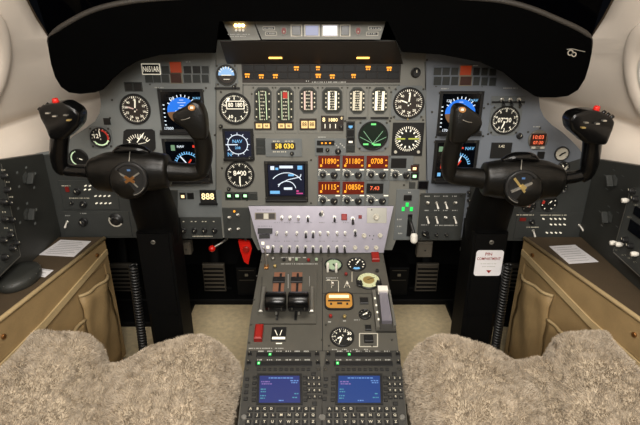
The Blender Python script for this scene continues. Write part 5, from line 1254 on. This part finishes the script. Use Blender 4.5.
# papers and round cover on the armrests
def paper(pts, label, lines):
    cx = sum(q[0] for q in pts)/4; cy = sum(q[1] for q in pts)/4
    c = Ctx(ARM, 'paper_card', cx, cy, label, 'paper', w=0.0002)
    c.poly('sheet', 'paper', pts, 0.0, 0.0009)
    mb = MB().use('ink'); P0 = [Vector((*c.P(*q), 0)) for q in pts]
    for i in range(lines):
        v = 0.12+0.76*i/max(1, lines-1); a = P0[0].lerp(P0[3], v); b = P0[1].lerp(P0[2], v); e0 = random.uniform(0.08, 0.14); e1 = random.uniform(0.75, 0.93)
        p_, q_ = a.lerp(b, e0), a.lerp(b, e1); mb.seg(p_.x, p_.y, q_.x, q_.y, 0.0016, 0.0011)
    c.obj('printed_lines', mb)
paper([(60.5, 240), (91, 241.5), (74, 257), (39, 255)], 'white printed card lying on the left brown armrest top', 8)
paper([(38, 268.5), (53.5, 270.5), (45, 277.5), (33, 275)], 'small white card by the round black cover on the left armrest', 3)
paper([(549, 246.5), (575, 245), (598.5, 262), (569, 264)], 'white printed card lying on the right brown armrest top', 7)
c = Ctx(ARM, 'round_cover', 20, 281, 'flat round black cover lying on the left armrest', 'cover', w=0.0002)
r = 0.047
c.obj('shell', MB().use('console_dark').lathe([(r*0.92, 0.0), (r, 0.006), (r, 0.016), (r*0.93, 0.024), (r*0.5, 0.027), (0.004, 0.027)], seg=40, ry=1.35))
for i in range(16): c.obj('rim_stud', MB().use('steel').cyl(0, 0, 0.0016, 0, 0.0012, 8), loc=(r*0.965*math.cos(i*math.pi/8), r*1.35*0.965*math.sin(i*math.pi/8), 0.0205))

# ------------------------------------------------------------------ footwells
def pedal(px, label):
    c = Ctx(FOOT, 'rudder_pedal', px, 268, label, 'pedal', 'rudder pedals')
    e = c.e; a = 0
    hgt = c.P(px, 290)[1]; t_ = c.P(px, 244)[1]; w = 11*c.k
    zf = -c.b+0.024
    c.obj('tread', MB().use('pedal_grey').box(-w, w, hgt, hgt+0.125, 0.0, 0.014, 0.004))
    for i in range(6): c.obj('tread_rib', MB().use('foot_black').box(-w*0.9, w*0.9, hgt+0.012+i*0.018, hgt+0.018+i*0.018, 0.014, 0.018))
    c.obj('hanger', MB().use('foot_black').tube([(0, hgt+0.06, -0.004), (0, (hgt+t_)/2+0.03, -0.02), (0, t_+0.02, -0.03)], [(0.02, 0.008)]*3, seg=10))
    c.obj('cross_tube', MB().use('foot_black').tube([(-w*1.5, hgt+0.004, -0.008), (w*1.5, hgt+0.004, -0.008)], [0.009, 0.009], seg=10, sub=1))
    c.obj('strut', MB().use('foot_black').box(-0.014, 0.014, zf, hgt, -0.020, -0.004))
for px, lb in ((214, 'grey rudder pedal behind the red-knobbed handle, left footwell'), (118+4, 'grey rudder pedal between the left column and armrest'), (427, 'grey rudder pedal beside the pedestal in the right footwell'), (516, 'grey rudder pedal outboard of the right column')): pedal(px, lb)
def thin_box(F, name, label, cat, m, x0, y0, x1, y1, dep):
    c = Ctx(F, name, (x0+x1)/2, y1, label, cat); c.box('case', m, x0, y0, x1, y1, -dep, 0, 0.003); return c
HANG = Frame((0, 0.02, 0), (1, 0, 0), (0, 0, 1))
c = Ctx(HANG, 'pull_handle', 213, 240, 'pull handle with round red knob below the left panel edge', 'control lever')
a, b = c.P(213, 246.5); a2, b2 = c.P(226, 243)
c.obj('rod', MB().use('steel').tube([(a2, b2+0.004, -0.02), (a2-0.012, b2+0.002, 0.0), (a, b, 0.012)], [0.0035]*3, seg=10)); c.obj('knob', MB().use('red_bright').sphere((a, b, 0.014), 0.0105))
c = Ctx(HANG, 'flag_handle', 245, 240, 'bright red flag-shaped handle hanging left of the pedestal', 'control lever')
c.obj('flag', MB().use('red_bright').prism([c.P(*q) for q in ((238.5, 240), (250, 241), (252, 248), (250.5, 254.5), (248.5, 263.5), (244.5, 261), (241, 251))], -0.004, 0.006)); c.obj('boss', MB().use('red').cyl(*c.P(246.5, 248), 0.010, 0.006, 0.014, 18, ch=0.002))
c.obj('stem', MB().use('dark_steel').tube([(*c.P(245, 243), -0.002), (*c.P(246, 235), -0.006)], [0.004, 0.004], seg=8, sub=1))
for (x0, x1, lb) in ((237, 258, 'black equipment box on the floor left of the pedestal'), (388, 408, 'black equipment box on the floor right of the pedestal')):
    F5 = Frame((0, 0.345, 0), (1, 0, 0), (0, 0, 1)); c = Ctx(F5, 'equipment_box', (x0+x1)/2, 290, lb, 'box'); zb = 0.0235-c.b
    l, r_ = c.P(x0, 290)[0], c.P(x1, 290)[0]; tp = c.P((x0+x1)/2, 268)[1]
    c.obj('case', MB().use('foot_black').box(l, r_, zb, tp, -0.12, 0.0, 0.004)); c.obj('front_ridge', MB().use('dark_steel').box(l+0.012, r_-0.012, tp-0.055, tp-0.052, 0.0, 0.002)); c.obj('front_ridge', MB().use('dark_steel').box(l+0.012, r_-0.012, tp-0.012, tp-0.009, 0.0, 0.002)); c.obj('latch', MB().use('steel').box(-0.006, 0.006, tp-0.035, tp-0.025, 0.0, 0.004))
def jbox(px, py, w, h, label, m='pedal_grey'):
    c = Ctx(HANG, 'junction_box', px, py, label, 'box'); c.box('case', m, px-w/2, py-h/2, px+w/2, py+h/2, -0.03, 0.0, 0.003)
    c.box('lid', m, px-w/2+0.8, py-h/2+0.8, px+w/2-0.8, py+h/2-0.8, 0.0, 0.003, 0.001); c.inst('lid_screw', SCREW, px, py, 0.003)
    a, t0 = c.P(px, py-h/2); c.obj('bracket', MB().use('foot_black').box(-0.012, 0.012, t0-0.004, t0+0.12, -0.028, -0.022))
jbox(186.5, 249, 8, 12, 'grey junction box hanging under the left panel beside the column')
jbox(425, 250, 15, 15, 'grey junction box hanging under the white-toggle switch panel')
for (x, y0, lb) in ((178.8, 238, 'small metal cable end hanging below the four-knob panel'), (462, 240, 'small metal cable end hanging beside the right column')):
    c = Ctx(HANG, 'cable_end', x, y0, lb, 'cable'); a, b = c.P(x-1, y0+10)
    c.obj('cable', MB().use('hose_black').tube([(0, 0.03, -0.02), (0, 0.0, 0.0), (a, b, 0.004)], [0.004]*3, seg=8)); c.obj('ferrule', MB().use('chrome').tube([(a, b+0.012, 0.004), (a, b, 0.004)], [0.005, 0.005], seg=10, sub=1))

# ------------------------------------------------------------------ fleece seats
def seat(side):
    s = -1 if side == 'L' else 1
    e = bpy.data.objects.new('pilot_seat', None); COL.objects.link(e); e.location = (s*0.43, -0.75, 0)
    tag(e, '%s pilot seat with cream sheepskin over two rounded thigh bolsters' % ('left' if side == 'L' else 'right'), 'seat', 'pilot seats')
    x_in, x_out, y_back = (0.188 if s < 0 else 0.198), 0.672, -1.12
    xn = 0.462 if s < 0 else 0.488          # where the two bolsters meet, in front of the yoke column
    def front(x):
        if x < xn:
            b = -0.372-0.52*max(0, x-0.31)**1.15-1.3*max(0, 0.27-x)**1.4
        else:
            b = -0.402-1.0*max(0, x-0.62)**1.3-0.10*math.exp(-((x-xn)/0.022)**2)*0.35
        return b-0.016*math.exp(-((x-xn)/0.014)**2)
    def height(x, y):
        inn = 0.412*math.exp(-((x-0.31)/0.24)**4); out = 0.452*math.exp(-((x-0.575)/0.20)**4)
        h = (inn**10+out**10)**(1/10)
        n_ = math.exp(-((x-xn)/0.022)**2)*max(0, 1-max(0, -0.46-y)/0.14)
        sag = 0.012*math.exp(-((x-0.43)/0.10)**2)
        back = 0.03*max(0, min(1, (-0.55-y)/0.3))
        return min(h, 0.455)-0.016*n_-sag-back+0.003*math.sin(31*x+17*y)+0.002*math.sin(53*x-41*y+1)
    NX, NY = 64, 72; vs = []; fs = []; zb = 0.16
    def pt(u, v):
        x = x_in+(x_out-x_in)*u; yf = front(x); y = y_back+(yf-y_back)*v
        d = min(x-x_in, x_out-x, yf-y); rr = 0.085
        t_ = max(0.0, min(1.0, d/rr)); z = height(x, y)
        z0 = zb+0.115*max(0, 1-(x-x_in)/0.12)
        z = z0+(z-z0)*(1-(1-t_)**2.4)**0.5
        return x, y, z
    def ease(t): return 0.5-0.5*math.cos(math.pi*t)
    for i in range(NX+1):
        for j in range(NY+1):
            x, y, z = pt(ease(i/NX), 1-(1-j/NY)**1.8); vs.append((s*x-e.location.x, y-e.location.y, z))
    for i in range(NX):
        for j in range(NY):
            q = (i*(NY+1)+j, (i+1)*(NY+1)+j, (i+1)*(NY+1)+j+1, i*(NY+1)+j+1); fs.append(q if s > 0 else q[::-1])
    n0 = len(vs); vs += [(v_[0], v_[1], 0.10) for v_ in vs[:NY+1]]
    for j in range(NY):
        q = (n0+j, j, j+1, n0+j+1); fs.append(q if s > 0 else q[::-1])
    cush = solo('cushion', MB().use('wool_base').add(vs, fs, True), parent=e)
    solo('seat_base', MB().use('black').box(-0.22, 0.22, -0.33, 0.27, 0.06, 0.158), parent=e)
    for sx in (-1, 1): solo('seat_rail', MB().use('dark_steel').box(sx*0.15-0.02, sx*0.15+0.02, -0.4, 0.25, 0.001, 0.06), parent=e)
    # fleece: short curled tufts of wool all over the cushion
    me = cush.data; rnd = random.Random(3 if s < 0 else 4); hv = []; hf = []
    vco = [v.co for v in me.vertices]; vno = [v.normal for v in me.vertices]
    from mathutils import noise
    quads = [f for f in fs[:NX*NY] if vs[f[0]][1]+e.location.y > -0.92]
    areas = []; tot = 0
    for f in quads:
        a_ = (vco[f[1]]-vco[f[0]]).cross(vco[f[3]]-vco[f[0]]).length; tot += a_; areas.append(tot)
    import bisect
    NH = 175000
    for i in range(NH):
        f = quads[min(len(quads)-1, bisect.bisect(areas, rnd.random()*tot))]; u, v = rnd.random(), rnd.random()
        p_ = vco[f[0]]*(1-u)*(1-v)+vco[f[1]]*u*(1-v)+vco[f[2]]*u*v+vco[f[3]]*(1-u)*v
        n_ = (vno[f[0]]+vno[f[2]]).normalized()
        cl = noise.noise_vector(p_*70)*0.5+noise.noise_vector(p_*18)*0.4
        d = (n_*0.75+Vector((cl.x, cl.y-0.15, cl.z*0.3))).normalized()
        ln = rnd.uniform(0.005, 0.0095); sd = d.cross(Vector((rnd.uniform(-1, 1), rnd.uniform(-1, 1), rnd.uniform(-1, 1)))).normalized()*rnd.uniform(0.0004, 0.0007)
        m_ = p_+d*ln*0.55; cu = noise.noise_vector(p_*60+Vector((5, 3, 1)))
        tip = p_+d*ln+cu*ln*0.45
        k_ = len(hv); hv += [p_-n_*0.002-sd, p_-n_*0.002+sd, m_+sd*0.8, m_-sd*0.8, tip]; hf += [(k_, k_+1, k_+2, k_+3), (k_+3, k_+2, k_+4)]
    fl = solo('fleece', MB().use('wool').add(hv, hf, True), parent=e); fl['kind'] = 'stuff'; fl['label'] = 'cream curly sheepskin fleece'
    return e
mat('wool', (184, 171, 153), 0.9, var=0.07, vscale=30, spec=0.15)
seat('L'); seat('R')
